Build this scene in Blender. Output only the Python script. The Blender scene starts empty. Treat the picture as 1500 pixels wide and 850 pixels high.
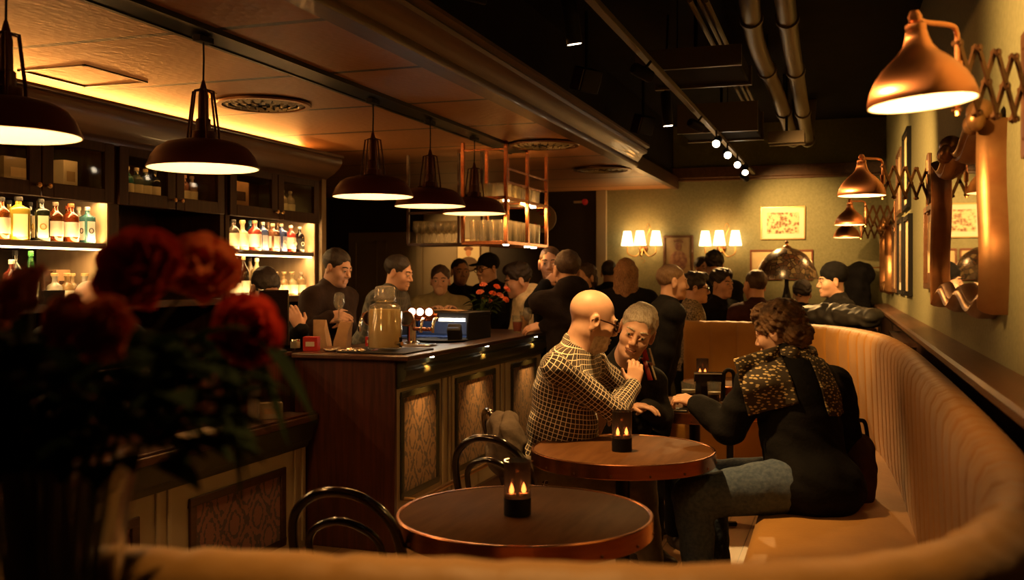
import bpy, bmesh, math, random
import numpy as np
from mathutils import Vector, Matrix, noise as mnoise
random.seed(7); rng = np.random.default_rng(7)
C = bpy.context.scene.collection
PI = math.pi
CT, ST, F, HOR, CAMH = math.cos(math.radians(18.75)), math.sin(math.radians(18.75)), 1458.333, 405.0, 1.5
def at(u, v, D):
    """world point seen at photo position (u, v) at depth D along the view axis"""
    r = (u-750)/F*D
    return Vector((CT*r-ST*D, CT*D+ST*r, CAMH+(HOR-v)/F*D))
def wallx(y): return 0.47-0.0125*(y-3)

# ---------------------------------------------------------------- materials
def nt(name):
    m = bpy.data.materials.new(name); m.use_nodes = True
    t = m.node_tree; return m, t, t.nodes, t.links, t.nodes['Principled BSDF']
def c4(c): return (c[0], c[1], c[2], 1)
def coords(N, L, scale=(1,1,1), rot=(0,0,0), kind='Object'):
    tc = N.new('ShaderNodeTexCoord'); mp = N.new('ShaderNodeMapping')
    mp.inputs['Scale'].default_value = scale; mp.inputs['Rotation'].default_value = rot
    L.new(tc.outputs[kind], mp.inputs[0]); return mp.outputs[0]
def math_node(N, L, op, a, b=None):
    n = N.new('ShaderNodeMath'); n.operation = op
    for i, x in enumerate((a, b)):
        if x is None: continue
        if isinstance(x, (int, float)): n.inputs[i].default_value = x
        else: L.new(x, n.inputs[i])
    return n.outputs[0]
def mat(name, col, rough=.5, metal=0., col2=None, nscale=8., stretch=(1,1,1), bump=0., bscale=None, trans=0., ior=1.45,
        emit=None, estr=0., coat=0., sheen=0., alpha=1., spec=.5, contrast=(.35,.65)):
    m, t, N, L, p = nt(name)
    p.inputs['Base Color'].default_value = c4(col); p.inputs['Roughness'].default_value = rough
    p.inputs['Metallic'].default_value = metal; p.inputs['Transmission Weight'].default_value = trans
    p.inputs['IOR'].default_value = ior; p.inputs['Coat Weight'].default_value = coat
    p.inputs['Sheen Weight'].default_value = sheen; p.inputs['Alpha'].default_value = alpha
    p.inputs['Specular IOR Level'].default_value = spec
    if emit: p.inputs['Emission Color'].default_value = c4(emit); p.inputs['Emission Strength'].default_value = estr
    if col2 or bump:
        v = coords(N, L, stretch)
        n = N.new('ShaderNodeTexNoise'); n.inputs['Scale'].default_value = nscale; n.inputs['Detail'].default_value = 5
        L.new(v, n.inputs['Vector'])
        if col2:
            r = N.new('ShaderNodeValToRGB'); r.color_ramp.elements[0].position, r.color_ramp.elements[1].position = contrast
            r.color_ramp.elements[0].color = c4(col); r.color_ramp.elements[1].color = c4(col2)
            L.new(n.outputs['Fac'], r.inputs[0]); L.new(r.outputs[0], p.inputs['Base Color'])
        if bump:
            n2 = n
            if bscale:
                n2 = N.new('ShaderNodeTexNoise'); n2.inputs['Scale'].default_value = bscale; n2.inputs['Detail'].default_value = 4
                L.new(v, n2.inputs['Vector'])
            b = N.new('ShaderNodeBump'); b.inputs['Strength'].default_value = bump; b.inputs['Distance'].default_value = .01
            L.new(n2.outputs['Fac'], b.inputs['Height']); L.new(b.outputs[0], p.inputs['Normal'])
    return m
def wood(name, c1, c2, stretch=(14,1.2,14), rough=.4, coat=0., nscale=3., bump=.15, spec=.5):
    return mat(name, c1, rough, spec=spec, col2=c2, nscale=nscale, stretch=stretch, bump=bump, coat=coat, contrast=(.3,.7))
def mixcol(N, L, f, a, b):
    n = N.new('ShaderNodeMix'); n.data_type = 'RGBA'
    if isinstance(f, (int, float)): n.inputs[0].default_value = f
    else: L.new(f, n.inputs[0])
    for i, x in ((6, a), (7, b)):
        if isinstance(x, tuple): n.inputs[i].default_value = c4(x)
        else: L.new(x, n.inputs[i])
    return n.outputs[2]
def damask(name, light, dark, a=.19, b=.3, axes=('Y','Z')):
    m, t, N, L, p = nt(name); p.inputs['Roughness'].default_value = .45
    p.inputs['Sheen Weight'].default_value = .2
    tc = N.new('ShaderNodeTexCoord'); s = N.new('ShaderNodeSeparateXYZ'); L.new(tc.outputs['Object'], s.inputs[0])
    u = math_node(N, L, 'MULTIPLY', s.outputs[axes[0]], 2*PI/a); w = math_node(N, L, 'MULTIPLY', s.outputs[axes[1]], 2*PI/b)
    lat = math_node(N, L, 'ADD', math_node(N, L, 'COSINE', u), math_node(N, L, 'COSINE', w))
    vo = N.new('ShaderNodeTexVoronoi'); vo.inputs['Scale'].default_value = 55; L.new(tc.outputs['Object'], vo.inputs['Vector'])
    no = N.new('ShaderNodeTexNoise'); no.inputs['Scale'].default_value = 38; L.new(tc.outputs['Object'], no.inputs['Vector'])
    band = math_node(N, L, 'ABSOLUTE', lat)                       # ogee lattice lines where lat ~ 0
    h2 = math_node(N, L, 'ABSOLUTE', math_node(N, L, 'SUBTRACT', band, 1.15))   # rings inside each cell
    mn = math_node(N, L, 'MINIMUM', math_node(N, L, 'MULTIPLY', band, .8), h2)
    mn = math_node(N, L, 'ADD', mn, math_node(N, L, 'MULTIPLY', math_node(N, L, 'SUBTRACT', no.outputs['Fac'], .5), 1.1))
    mn = math_node(N, L, 'ADD', mn, math_node(N, L, 'MULTIPLY', math_node(N, L, 'SUBTRACT', vo.outputs['Distance'], .4), .35))
    r = N.new('ShaderNodeValToRGB'); r.color_ramp.elements[0].position = .19; r.color_ramp.elements[1].position = .26
    r.color_ramp.elements[0].color = c4(dark); r.color_ramp.elements[1].color = c4(light)
    L.new(mn, r.inputs[0]); L.new(r.outputs[0], p.inputs['Base Color']); return m
def plaid(name, base, line, s=.034, w=.17, base2=None):
    m, t, N, L, p = nt(name); p.inputs['Roughness'].default_value = .85; p.inputs['Sheen Weight'].default_value = .1
    a = N.new('ShaderNodeAttribute'); a.attribute_name = 'cloth'
    q = N.new('ShaderNodeSeparateXYZ'); L.new(a.outputs['Vector'], q.inputs[0])
    def stripe(o, per, width, off=0.):
        f = math_node(N, L, 'FRACT', math_node(N, L, 'ADD', math_node(N, L, 'DIVIDE', o, per), off))
        return math_node(N, L, 'LESS_THAN', f, width)
    la, lb = stripe(q.outputs[0], s, w), stripe(q.outputs[1], s, w)
    any_ = math_node(N, L, 'MAXIMUM', la, lb)
    b = base
    if base2:
        wa = stripe(q.outputs[0], s*2, .5); b = mixcol(N, L, math_node(N, L, 'MULTIPLY', wa, .9), base, base2)
    L.new(mixcol(N, L, any_, b, line), p.inputs['Base Color']); return m

M = {}
WARM, WARM2, WSPOT = (1, .43, .095), (1, .56, .19), (1, .54, .165)
M['wood_red'] = wood('dark red mahogany veneer', (.030,.007,.004), (.075,.018,.009), (18,18,1.2), .38, .25)
M['wood_dark'] = wood('dark walnut', (.028,.011,.006), (.062,.026,.013), (12,1.2,12), .38, .15)
M['wood_counter'] = wood('dark counter wood', (.040,.016,.009), (.075,.032,.017), (10,1.0,10), .33, .2)
M['wood_cab'] = wood('brown cabinet wood', (.032,.013,.006), (.052,.022,.010), (12,12,1.2), .5, spec=.2)
M['wood_ledge'] = wood('brown ledge wood', (.075,.032,.014), (.13,.058,.026), (10,1.0,10), .4, .1)
M['wood_table'] = wood('table top wood', (.085,.035,.012), (.12,.052,.019), (10,1.5,10), .6, spec=.03)
M['cream'] = mat('cream paint', (.36,.30,.20), .5, col2=(.40,.34,.23), nscale=3)
M['green'] = mat('dark green paint', (.040,.042,.022), .35, col2=(.05,.052,.028), nscale=4)
M['shelfcream'] = wood('pale shelf lining', (.42,.30,.18), (.50,.37,.23), (8,8,1), .6)
M['damask'] = damask('damask fabric', (.27,.15,.060), (.045,.017,.012)); M['damask_red'] = damask('red damask fabric dimmed for low light', (.17,.055,.030), (.024,.008,.007), .2, .28)  # red damask: own maroon, darkened for the low light at the side counter
M['velvet'] = mat('mustard velvet', (.37,.170,.023), .55, col2=(.45,.212,.033), nscale=4, sheen=.25, bump=.12, bscale=60)
M['copper'] = mat('brushed copper', (.52,.21,.10), .24, 1., col2=(.42,.165,.075), nscale=9, stretch=(1,1,6))
M['copper_lamp'] = mat('copper shade', (.88,.46,.26), .36, 1.)
def spun(name, col, rough):
    m, t, N, L, p = nt(name); p.inputs['Base Color'].default_value = c4(col); p.inputs['Metallic'].default_value = 1.; p.inputs['Roughness'].default_value = rough
    p.inputs['Anisotropic'].default_value = .8; g = N.new('ShaderNodeTangent'); g.direction_type = 'RADIAL'; g.axis = 'Z'; L.new(g.outputs[0], p.inputs['Tangent']); return m
M['copper_lamp'] = spun('spun copper shade', (.82,.34,.17), .30)
M['wood_cornice'] = wood('glossy brown cornice in lit tone', (.085,.044,.022), (.12,.062,.03), (10,1,10), .42, .1)  # cabinet brown lightened for the lamp light that falls on the mouldings
M['frame_red'] = mat('red brown frame', (.17,.045,.022), .45)
M['brass'] = mat('antique brass', (.50,.30,.12), .35, 1.)
M['bronze'] = mat('dark bronze', (.16,.075,.035), .4, .9)
M['gold'] = mat('gilded wood', (.42,.22,.09), .36, .75, col2=(.27,.12,.045), nscale=7, bump=.1)
M['black_metal'] = mat('black metal', (.012,.011,.010), .4, .6)
M['black_gloss'] = mat('black lacquered bentwood', (.014,.008,.006), .16, 0, coat=.5)
M['black_matt'] = mat('black plastic', (.007,.006,.006), .65, spec=.2)
M['chrome'] = mat('chrome', (.72,.68,.62), .14, 1.)
M['lampred'] = mat('dark red lamp enamel', (.085,.018,.012), .42, .2)
M['white_in'] = mat('white enamel', (.86,.82,.74), .5)
def thin_glass(name, tint, milk=0., rough=.03, ior=1.45, milkcol=(.9,.88,.82)):
    m, t, N, L, p = nt(name); out = N['Material Output']
    tr = N.new('ShaderNodeBsdfTransparent'); tr.inputs[0].default_value = c4(tint)
    gl = N.new('ShaderNodeBsdfGlossy'); gl.inputs['Roughness'].default_value = rough
    lw = N.new('ShaderNodeLayerWeight'); lw.inputs['Blend'].default_value = .5; f0 = ((ior-1)/(ior+1))**2
    fr = math_node(N, L, 'ADD', math_node(N, L, 'MULTIPLY', math_node(N, L, 'POWER', lw.outputs['Facing'], 5), .85), f0)
    mx = N.new('ShaderNodeMixShader'); L.new(fr, mx.inputs[0]); L.new(tr.outputs[0], mx.inputs[1]); L.new(gl.outputs[0], mx.inputs[2])
    last = mx
    if milk:
        df = N.new('ShaderNodeBsdfDiffuse'); df.inputs[0].default_value = c4(milkcol); tl = N.new('ShaderNodeBsdfTranslucent'); tl.inputs[0].default_value = c4(milkcol)
        a = N.new('ShaderNodeMixShader'); a.inputs[0].default_value = .5; L.new(df.outputs[0], a.inputs[1]); L.new(tl.outputs[0], a.inputs[2])
        b = N.new('ShaderNodeMixShader'); b.inputs[0].default_value = milk; L.new(mx.outputs[0], b.inputs[1]); L.new(a.outputs[0], b.inputs[2]); last = b
    L.new(last.outputs[0], out.inputs['Surface']); return m
M['glass'] = thin_glass('clear glass', (.93,.93,.90), .05)
M['glass_bar'] = thin_glass('bar glassware', (.93,.91,.85), .10, .12, 1.9)
M['glass_jar'] = thin_glass('jar glass', (.88,.86,.80), .05, .06, 1.8); M['glass_lid'] = thin_glass('knobbed glass', (.75,.70,.62), .18, .12, 2.0)
M['pane'] = thin_glass('cabinet glass', (.80,.79,.75), ior=1.3)
M['smoke'] = thin_glass('smoked glass', (.30,.16,.10), .02, ior=1.4)
M['water'] = thin_glass('cloudy lemonade', (.4,.3,.15), .97, .1, 1.2, (1,.86,.54))
M['bulb'] = mat('glowing bulb', (1,.9,.7), .5, emit=(1,.72,.40), estr=28)
M['ledstrip'] = mat('warm led strip', (1,.9,.7), .5, emit=(1,.66,.30), estr=9)
M['ledwhite'] = mat('white led strip', (1,1,1), .5, emit=(1,.88,.66), estr=9)
M['lens'] = mat('lit lamp lens', (1,.9,.7), .5, emit=(1,.80,.55), estr=16)
M['fabricshade'] = mat('lit fabric shade', (.9,.75,.5), .8, emit=(1,.62,.26), estr=4.5)
M['flame'] = mat('candle flame', (1,.7,.3), .5, emit=(1,.62,.27), estr=34)
M['mirror'] = mat('mirror glass', (.86,.84,.80), .02, 1.)
M['paper'] = mat('white paper', (.72,.66,.54), .7)
M['kraft'] = mat('kraft paper', (.33,.20,.10), .8, col2=(.28,.165,.08), nscale=20, bump=.2)
M['redbox'] = mat('red card', (.42,.018,.014), .5)
M['blue'] = mat('blue plastic lining', (.012,.028,.095), .5)
M['foil'] = mat('crumpled foil', (.65,.55,.45), .25, 1., bump=.6, nscale=30)
M['stemgreen'] = mat('green stem', (.05,.08,.02), .5)
def rosemat(name, a, b, f=.45):
    m = mat(name, a, .8, col2=b, nscale=9, spec=.08); t = m.node_tree; N, L = t.nodes, t.links; p = N['Principled BSDF']
    tl = N.new('ShaderNodeBsdfTranslucent'); mx = N.new('ShaderNodeMixShader'); mx.inputs[0].default_value = f
    L.new(p.inputs['Base Color'].links[0].from_socket, tl.inputs[0]); L.new(p.outputs[0], mx.inputs[1]); L.new(tl.outputs[0], mx.inputs[2])
    L.new(mx.outputs[0], N['Material Output'].inputs['Surface']); return m
M['leaf'] = rosemat('dark green leaf', (.012,.022,.004), (.02,.032,.006), .25); M['glass_vase'] = mat('vase glass', (.95,.95,.92), .02, trans=1., ior=1.45)
M['rose_red'] = rosemat('red rose petals', (.55,.030,.018), (.66,.07,.03))
M['rose_orange'] = rosemat('orange rose petals', (.70,.14,.045), (.78,.22,.08))
M['rose_pink'] = rosemat('coral rose petals', (.82,.22,.14), (.88,.36,.22))
M['dark'] = mat('black ceiling paint', (.009,.007,.006), .9, col2=(.013,.010,.008), nscale=6, spec=.1)
M['pipe'] = mat('painted ceiling pipe', (.10,.072,.042), .45, .2)
def ceiling_mat():
    m, t, N, L, p = nt('embossed ceiling panels'); p.inputs['Roughness'].default_value = .45
    tc = N.new('ShaderNodeTexCoord'); s = N.new('ShaderNodeSeparateXYZ'); L.new(tc.outputs['Object'], s.inputs[0])
    f = math_node(N, L, 'FRACT', math_node(N, L, 'DIVIDE', math_node(N, L, 'SUBTRACT', s.outputs['Y'], 2.49-9.2), .92))
    seam = math_node(N, L, 'LESS_THAN', f, .045)
    n = N.new('ShaderNodeTexNoise'); n.inputs['Scale'].default_value = 5; L.new(tc.outputs['Object'], n.inputs['Vector'])
    base = mixcol(N, L, n.outputs['Fac'], (.36,.168,.062), (.41,.195,.075))
    L.new(mixcol(N, L, seam, base, (.018,.009,.005)), p.inputs['Base Color'])
    br = N.new('ShaderNodeTexVoronoi'); br.inputs['Scale'].default_value = 30; br.inputs['Randomness'].default_value = .55
    mp = N.new('ShaderNodeMapping'); mp.inputs['Scale'].default_value = (1,.55,1); mp.inputs['Rotation'].default_value = (0,0,.5); L.new(tc.outputs['Object'], mp.inputs[0])
    L.new(mp.outputs[0], br.inputs['Vector'])
    b = N.new('ShaderNodeBump'); b.inputs['Strength'].default_value = .3; b.inputs['Distance'].default_value = .008
    L.new(br.outputs['Distance'], b.inputs['Height']); L.new(b.outputs[0], p.inputs['Normal']); return m
M['ceiling'] = ceiling_mat()
M['wallgreen'] = mat('olive textured wallpaper', (.20,.195,.10), .75, col2=(.26,.25,.135), nscale=55, bump=.25, contrast=(.3,.7))
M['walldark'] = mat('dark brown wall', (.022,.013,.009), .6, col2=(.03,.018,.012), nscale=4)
M['panelwall'] = mat('taupe panelled wall', (.24,.185,.12), .6, col2=(.27,.21,.135), nscale=4)
def floor_mat():
    m, t, N, L, p = nt('oak plank floor'); p.inputs['Roughness'].default_value = .42
    v = coords(N, L, (1,1,1), (0,0,PI/2))
    br = N.new('ShaderNodeTexBrick'); br.inputs['Scale'].default_value = 1; br.inputs['Brick Width'].default_value = 1.4
    br.inputs['Row Height'].default_value = .14; br.inputs['Mortar Size'].default_value = .0025
    br.inputs['Color1'].default_value = (.26,.145,.07,1); br.inputs['Color2'].default_value = (.34,.20,.10,1); br.inputs['Mortar'].default_value = (.04,.02,.01,1)
    L.new(v, br.inputs['Vector'])
    n = N.new('ShaderNodeTexNoise'); n.inputs['Scale'].default_value = 4; n.inputs['Detail'].default_value = 6
    L.new(coords(N, L, (16,1,1)), n.inputs['Vector'])
    mx = N.new('ShaderNodeMix'); mx.data_type = 'RGBA'; mx.blend_type = 'MULTIPLY'; mx.inputs[0].default_value = .6
    L.new(br.outputs['Color'], mx.inputs[6]); L.new(n.outputs['Color'], mx.inputs[7])
    L.new(mixcol(N, L, .5, br.outputs['Color'], mx.outputs[2]), p.inputs['Base Color']); return m
M['floor'] = floor_mat()
SKIN = mat('skin', (.52,.29,.19), .5, col2=(.60,.35,.24), nscale=14, bump=.05)
SKIN_D = mat('deeper skin', (.36,.19,.12), .5, col2=(.42,.23,.15), nscale=14)
def hairmat(name, a, b, st=(30,30,6)): return mat(name, a, .55, col2=b, nscale=6, stretch=st, bump=.5, bscale=9)
HAIR = {'black': hairmat('black hair', (.012,.008,.006), (.028,.018,.012)), 'brown': hairmat('brown hair', (.035,.018,.010), (.07,.038,.02)),
        'grey': hairmat('short grey hair', (.30,.25,.19), (.52,.45,.36)), 'blond': hairmat('long fair hair', (.07,.028,.012), (.42,.22,.09), (70,70,5)),
        'curl': mat('curly sandy hair', (.06,.028,.012), .7, col2=(.24,.13,.058), nscale=24, bump=.9, bscale=45)}
def cloth(name, a, b=None, ns=25, **k): return mat(name, a, .85, col2=b or tuple(x*1.3 for x in a), nscale=ns, spec=.12, bump=.25, bscale=70, **k)

# ---------------------------------------------------------------- object helpers
def tag(o, label=None, cat=None, group=None, kind=None):
    if label: o['label'] = label
    if cat: o['category'] = cat
    if group: o['group'] = group
    if kind: o['kind'] = kind
    return o
def thing(name, label, cat, loc=(0,0,0), group=None):
    o = bpy.data.objects.new(name, None); C.objects.link(o); o.location = loc; o.empty_display_size = .05
    return tag(o, label, cat, group)
def adopt(o, parent):
    o.parent = parent
    if parent is not None:
        b = Matrix.Identity(4); q = parent
        while q is not None:
            b = Matrix.LocRotScale(q.location, q.rotation_euler, q.scale).inverted_safe() if q.parent is None else b
            q = q.parent
        o.matrix_parent_inverse = b if parent.parent is None else Matrix.Identity(4)
        if parent.parent is not None:
            o.matrix_parent_inverse = Matrix.Identity(4)
    return o
def copy_tree(o, parent=None):
    c = o.copy(); C.objects.link(c)
    if parent is not None: c.parent = parent
    for ch in list(o.children): copy_tree(ch, c)
    return c
def place(o, loc=None, rz=None):
    if loc is not None: o.location = loc
    if rz is not None: o.rotation_euler = (0, 0, rz)
    return o
class MB:
    def __init__(s): s.v, s.f = [], []
    def add(s, vs, fs):
        n = len(s.v); s.v += [tuple(x) for x in vs]; s.f += [tuple(i+n for i in q) for q in fs]; return s
    def box(s, x0, x1, y0, y1, z0, z1):
        return s.add([(x0,y0,z0),(x1,y0,z0),(x1,y1,z0),(x0,y1,z0),(x0,y0,z1),(x1,y0,z1),(x1,y1,z1),(x0,y1,z1)],
                     [(3,2,1,0),(4,5,6,7),(0,1,5,4),(1,2,6,5),(2,3,7,6),(3,0,4,7)])
    def obox(s, c, ax, ay, az):
        """box from centre and three half-axis vectors"""
        c, ax, ay, az = map(Vector, (c, ax, ay, az))
        vs = [c+i*ax+j*ay+k*az for k in (-1,1) for i, j in ((-1,-1),(1,-1),(1,1),(-1,1))]
        return s.add(vs, [(3,2,1,0),(4,5,6,7),(0,1,5,4),(1,2,6,5),(2,3,7,6),(3,0,4,7)])
    def lathe(s, prof, c=(0,0,0), seg=24, axis=None, close=True):
        """profile of (radius, height), outer surface traced bottom to top"""
        c = Vector(c); R = Matrix.Identity(3)
        if axis is not None: R = Vector((0,0,1)).rotation_difference(Vector(axis)).to_matrix()
        vs, fs, n = [], [], len(prof)
        for r, z in prof:
            for k in range(seg):
                a = 2*PI*k/seg; vs.append(c + R @ Vector((r*math.cos(a), r*math.sin(a), z)))
        for i in range(n-1):
            for k in range(seg):
                k2 = (k+1) % seg; fs.append((i*seg+k, i*seg+k2, (i+1)*seg+k2, (i+1)*seg+k))
        if close:
            if prof[0][0] > 1e-5: fs.append(tuple(reversed(range(seg))))
            if prof[-1][0] > 1e-5: fs.append(tuple(range((n-1)*seg, n*seg)))
        return s.add(vs, fs)
    def tube(s, pts, r, seg=8, closed=False, caps=True):
        pts = [Vector(p) for p in pts]; n = len(pts); vs, fs = [], []
        rr = r if hasattr(r, '__len__') else [r]*n
        up = None
        for i, p in enumerate(pts):
            a = pts[(i-1) % n] if closed or i > 0 else p; b = pts[(i+1) % n] if closed or i < n-1 else p
            d = (b-a).normalized()
            if up is None: up = d.orthogonal().normalized()
            up = (up - d*up.dot(d)); up = up.normalized() if up.length > 1e-6 else d.orthogonal().normalized()
            w = d.cross(up)
            for k in range(seg):
                t = 2*PI*k/seg; vs.append(p + (up*math.cos(t) + w*math.sin(t))*rr[i])
        for i in range(n if closed else n-1):
            j = (i+1) % n
            for k in range(seg):
                k2 = (k+1) % seg; fs.append((i*seg+k, i*seg+k2, j*seg+k2, j*seg+k))
        if caps and not closed: fs += [tuple(reversed(range(seg))), tuple(range((n-1)*seg, n*seg))]
        return s.add(vs, fs)
    def loft(s, rings, closed_u=True, caps=True):
        n = len(rings[0]); vs = [p for r in rings for p in r]; fs = []
        for i in range(len(rings)-1):
            for k in range(n if closed_u else n-1):
                k2 = (k+1) % n; fs.append((i*n+k, i*n+k2, (i+1)*n+k2, (i+1)*n+k))
        if caps and closed_u: fs += [tuple(reversed(range(n))), tuple(range((len(rings)-1)*n, len(rings)*n))]
        return s.add(vs, fs)
    def ell(s, c, r, seg=12, rings=8, R=None):
        c = Vector(c); R = R or Matrix.Identity(3); vs, fs = [], []
        for i in range(rings+1):
            ph = PI*i/rings - PI/2
            for k in range(seg):
                a = 2*PI*k/seg
                vs.append(c + R @ Vector((r[0]*math.cos(ph)*math.cos(a), r[1]*math.cos(ph)*math.sin(a), r[2]*math.sin(ph))))
        for i in range(rings):
            for k in range(seg):
                k2 = (k+1) % seg; fs.append((i*seg+k, i*seg+k2, (i+1)*seg+k2, (i+1)*seg+k))
        return s.add(vs, fs)
    def build(s, name, m, parent=None, smooth=True, bevel=0., angle=40, fixn=True):
        me = bpy.data.meshes.new(name); me.from_pydata(s.v, [], s.f)
        if fixn:
            bm = bmesh.new(); bm.from_mesh(me); bmesh.ops.remove_doubles(bm, verts=bm.verts, dist=1e-6)
            bmesh.ops.recalc_face_normals(bm, faces=bm.faces); bm.to_mesh(me); bm.free()
        me.materials.append(M[m] if isinstance(m, str) else m)
        if smooth:
            me.shade_smooth(); me.set_sharp_from_angle(angle=math.radians(angle))
        o = bpy.data.objects.new(name, me); C.objects.link(o)
        if bevel:
            b = o.modifiers.new('bevel', 'BEVEL'); b.width = bevel; b.segments = 2; b.limit_method = 'ANGLE'
        if parent is not None: adopt(o, parent)
        return o
def struct(name, mb, m, smooth=False, **k): return tag(mb.build(name, m, None, smooth, **k), kind='structure')
def crom(P, n=8, closed=False):
    P = [Vector(p) for p in P]; out = []; N_ = len(P)
    for i in range(N_ if closed else N_-1):
        p1, p2 = P[i], P[(i+1) % N_]
        p0 = P[(i-1) % N_] if closed or i > 0 else 2*p1-p2
        p3 = P[(i+2) % N_] if closed or i+2 < N_ else 2*p2-p1
        for k in range(n):
            t = k/n
            out.append(.5*((2*p1)+(p2-p0)*t+(2*p0-5*p1+4*p2-p3)*t*t+(3*p1-p0-3*p2+p3)*t**3))
    if not closed: out.append(P[-1])
    return out

# ---------------------------------------------------------------- signed-distance modelling (organic shapes)
def K(a, b, r1, r2=None, k=.02, sub=False): return ('cap', Vector(a), Vector(b), r1, r1 if r2 is None else r2, k, sub)
def E(c, r, R=None, k=.02, sub=False): return ('ell', Vector(c), r, R, k, sub)
def sdf_mesh(name, prims, vox, m, parent=None, wrinkle=0., wscale=9., bones=None, smooth_iter=0):
    lo, hi = np.full(3, 1e9), np.full(3, -1e9); boxes = []
    for p in prims:
        if p[0] == 'cap':
            a, b = np.array(p[1]), np.array(p[2]); r = max(p[3], p[4]); l, h = np.minimum(a, b)-r, np.maximum(a, b)+r
        else:
            c = np.array(p[1]); r = max(p[2]); l, h = c-r, c+r
        boxes.append((l, h))
        if not p[-1]: lo, hi = np.minimum(lo, l), np.maximum(hi, h)
    lo -= 4*vox+wrinkle; hi += 4*vox+wrinkle
    n = np.ceil((hi-lo)/vox).astype(int)+1
    f = np.full(n, .5, np.float32)
    ax = [(lo[i]+vox*np.arange(n[i])).astype(np.float32) for i in range(3)]
    for p, (l, h) in zip(prims, boxes):
        k = p[-2]; pad = k+3*vox
        i0 = np.maximum(np.floor((l-pad-lo)/vox).astype(int), 0); i1 = np.minimum(np.ceil((h+pad-lo)/vox).astype(int)+1, n)
        if (i1 <= i0).any(): continue
        sl = tuple(slice(i0[j], i1[j]) for j in range(3))
        X = ax[0][sl[0]][:,None,None]; Y = ax[1][sl[1]][None,:,None]; Z = ax[2][sl[2]][None,None,:]
        if p[0] == 'cap':
            a, b = p[1], p[2]; d = b-a; L2 = max(d.dot(d), 1e-9)
            t = np.clip(((X-a.x)*d.x+(Y-a.y)*d.y+(Z-a.z)*d.z)/L2, 0, 1)
            dd = np.sqrt((X-a.x-t*d.x)**2+(Y-a.y-t*d.y)**2+(Z-a.z-t*d.z)**2)-(p[3]+(p[4]-p[3])*t)
        else:
            c, r, R = p[1], p[2], p[3]
            x, y, z = X-c.x, Y-c.y, Z-c.z
            if R is not None:
                R = R.transposed()
                x, y, z = [R[i][0]*x+R[i][1]*y+R[i][2]*z for i in range(3)]
            k0 = np.sqrt((x/r[0])**2+(y/r[1])**2+(z/r[2])**2)
            k1 = np.sqrt((x/r[0]**2)**2+(y/r[1]**2)**2+(z/r[2]**2)**2)+1e-6
            dd = k0*(k0-1)/k1
        g = f[sl]
        if p[-1]:
            dd = -dd; hh = np.clip(k-np.abs(g-dd), 0, None)/max(k,1e-6); f[sl] = np.maximum(g, dd)+hh*hh*k*.25
        else:
            hh = np.clip(k-np.abs(g-dd), 0, None)/max(k,1e-6); f[sl] = np.minimum(g, dd)-hh*hh*k*.25
    if wrinkle:
        I = np.nonzero(np.abs(f) < wrinkle*2+3*vox)
        x, y, z = ax[0][I[0]], ax[1][I[1]], ax[2][I[2]]; s = wscale
        w = np.sin(s*(x+.6*z)+2.1*np.sin(s*.7*y+1))*np.sin(s*(1.3*z-.5*y)+1.7*np.sin(s*.6*x+2))+.5*np.sin(2.3*s*(z+.4*x)+2*np.sin(s*y))*np.sin(1.9*s*(y+.3*x)+1.5*np.sin(s*1.4*z))
        f[I] += (wrinkle*w).astype(np.float32)
    neg = f < 0
    cnt = np.zeros(n-1, np.int8)
    for i in (0,1):
        for j in (0,1):
            for k in (0,1): cnt += neg[i:n[0]-1+i, j:n[1]-1+j, k:n[2]-1+k]
    act = np.argwhere((cnt > 0) & (cnt < 8))
    ci, cj, ck = act.T
    corner = {(i,j,k): f[ci+i, cj+j, ck+k] for i in (0,1) for j in (0,1) for k in (0,1)}
    acc = np.zeros((len(act),3)); num = np.zeros(len(act))
    ks = list(corner)
    for a in ks:
        for d in range(3):
            if a[d]: continue
            b = list(a); b[d] = 1; b = tuple(b)
            fa, fb = corner[a], corner[b]; mk = (fa < 0) != (fb < 0)
            t = np.where(mk, fa/np.where(mk, fa-fb, 1), 0)
            for e in range(3): acc[:,e] += mk*(a[e]+(t if e == d else 0))
            num += mk
    V = lo + (act+acc/num[:,None])*vox
    idx = np.full(n-1, -1, np.int32); idx[ci, cj, ck] = np.arange(len(act))
    quads = []
    for d in range(3):
        sa = [slice(None)]*3; sb = [slice(None)]*3; sa[d] = slice(0, n[d]-1); sb[d] = slice(1, n[d])
        A, B = neg[tuple(sa)], neg[tuple(sb)]
        e = np.argwhere(A != B); o1, o2 = [(1,2),(2,0),(0,1)][d]
        e = e[(e[:,o1] > 0) & (e[:,o2] > 0) & (e[:,o1] < n[o1]-1) & (e[:,o2] < n[o2]-1)]
        flip = A[tuple(e.T)]
        def cell(da, db):
            q = e.copy(); q[:,o1] -= da; q[:,o2] -= db; return idx[tuple(q.T)]
        Q = np.stack([cell(1,1), cell(0,1), cell(0,0), cell(1,0)], 1)
        Q[~flip] = Q[~flip][:, ::-1]; quads.append(Q)
    Q = np.concatenate(quads); Q = Q[(Q >= 0).all(1)]
    me = bpy.data.meshes.new(name)
    me.vertices.add(len(V)); me.vertices.foreach_set('co', V.astype(np.float32).ravel())
    me.loops.add(Q.size); me.loops.foreach_set('vertex_index', Q.astype(np.int32).ravel())
    me.polygons.add(len(Q)); me.polygons.foreach_set('loop_start', np.arange(0, Q.size, 4, dtype=np.int32))
    me.update(calc_edges=True); me.validate()
    me.shade_smooth()
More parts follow.
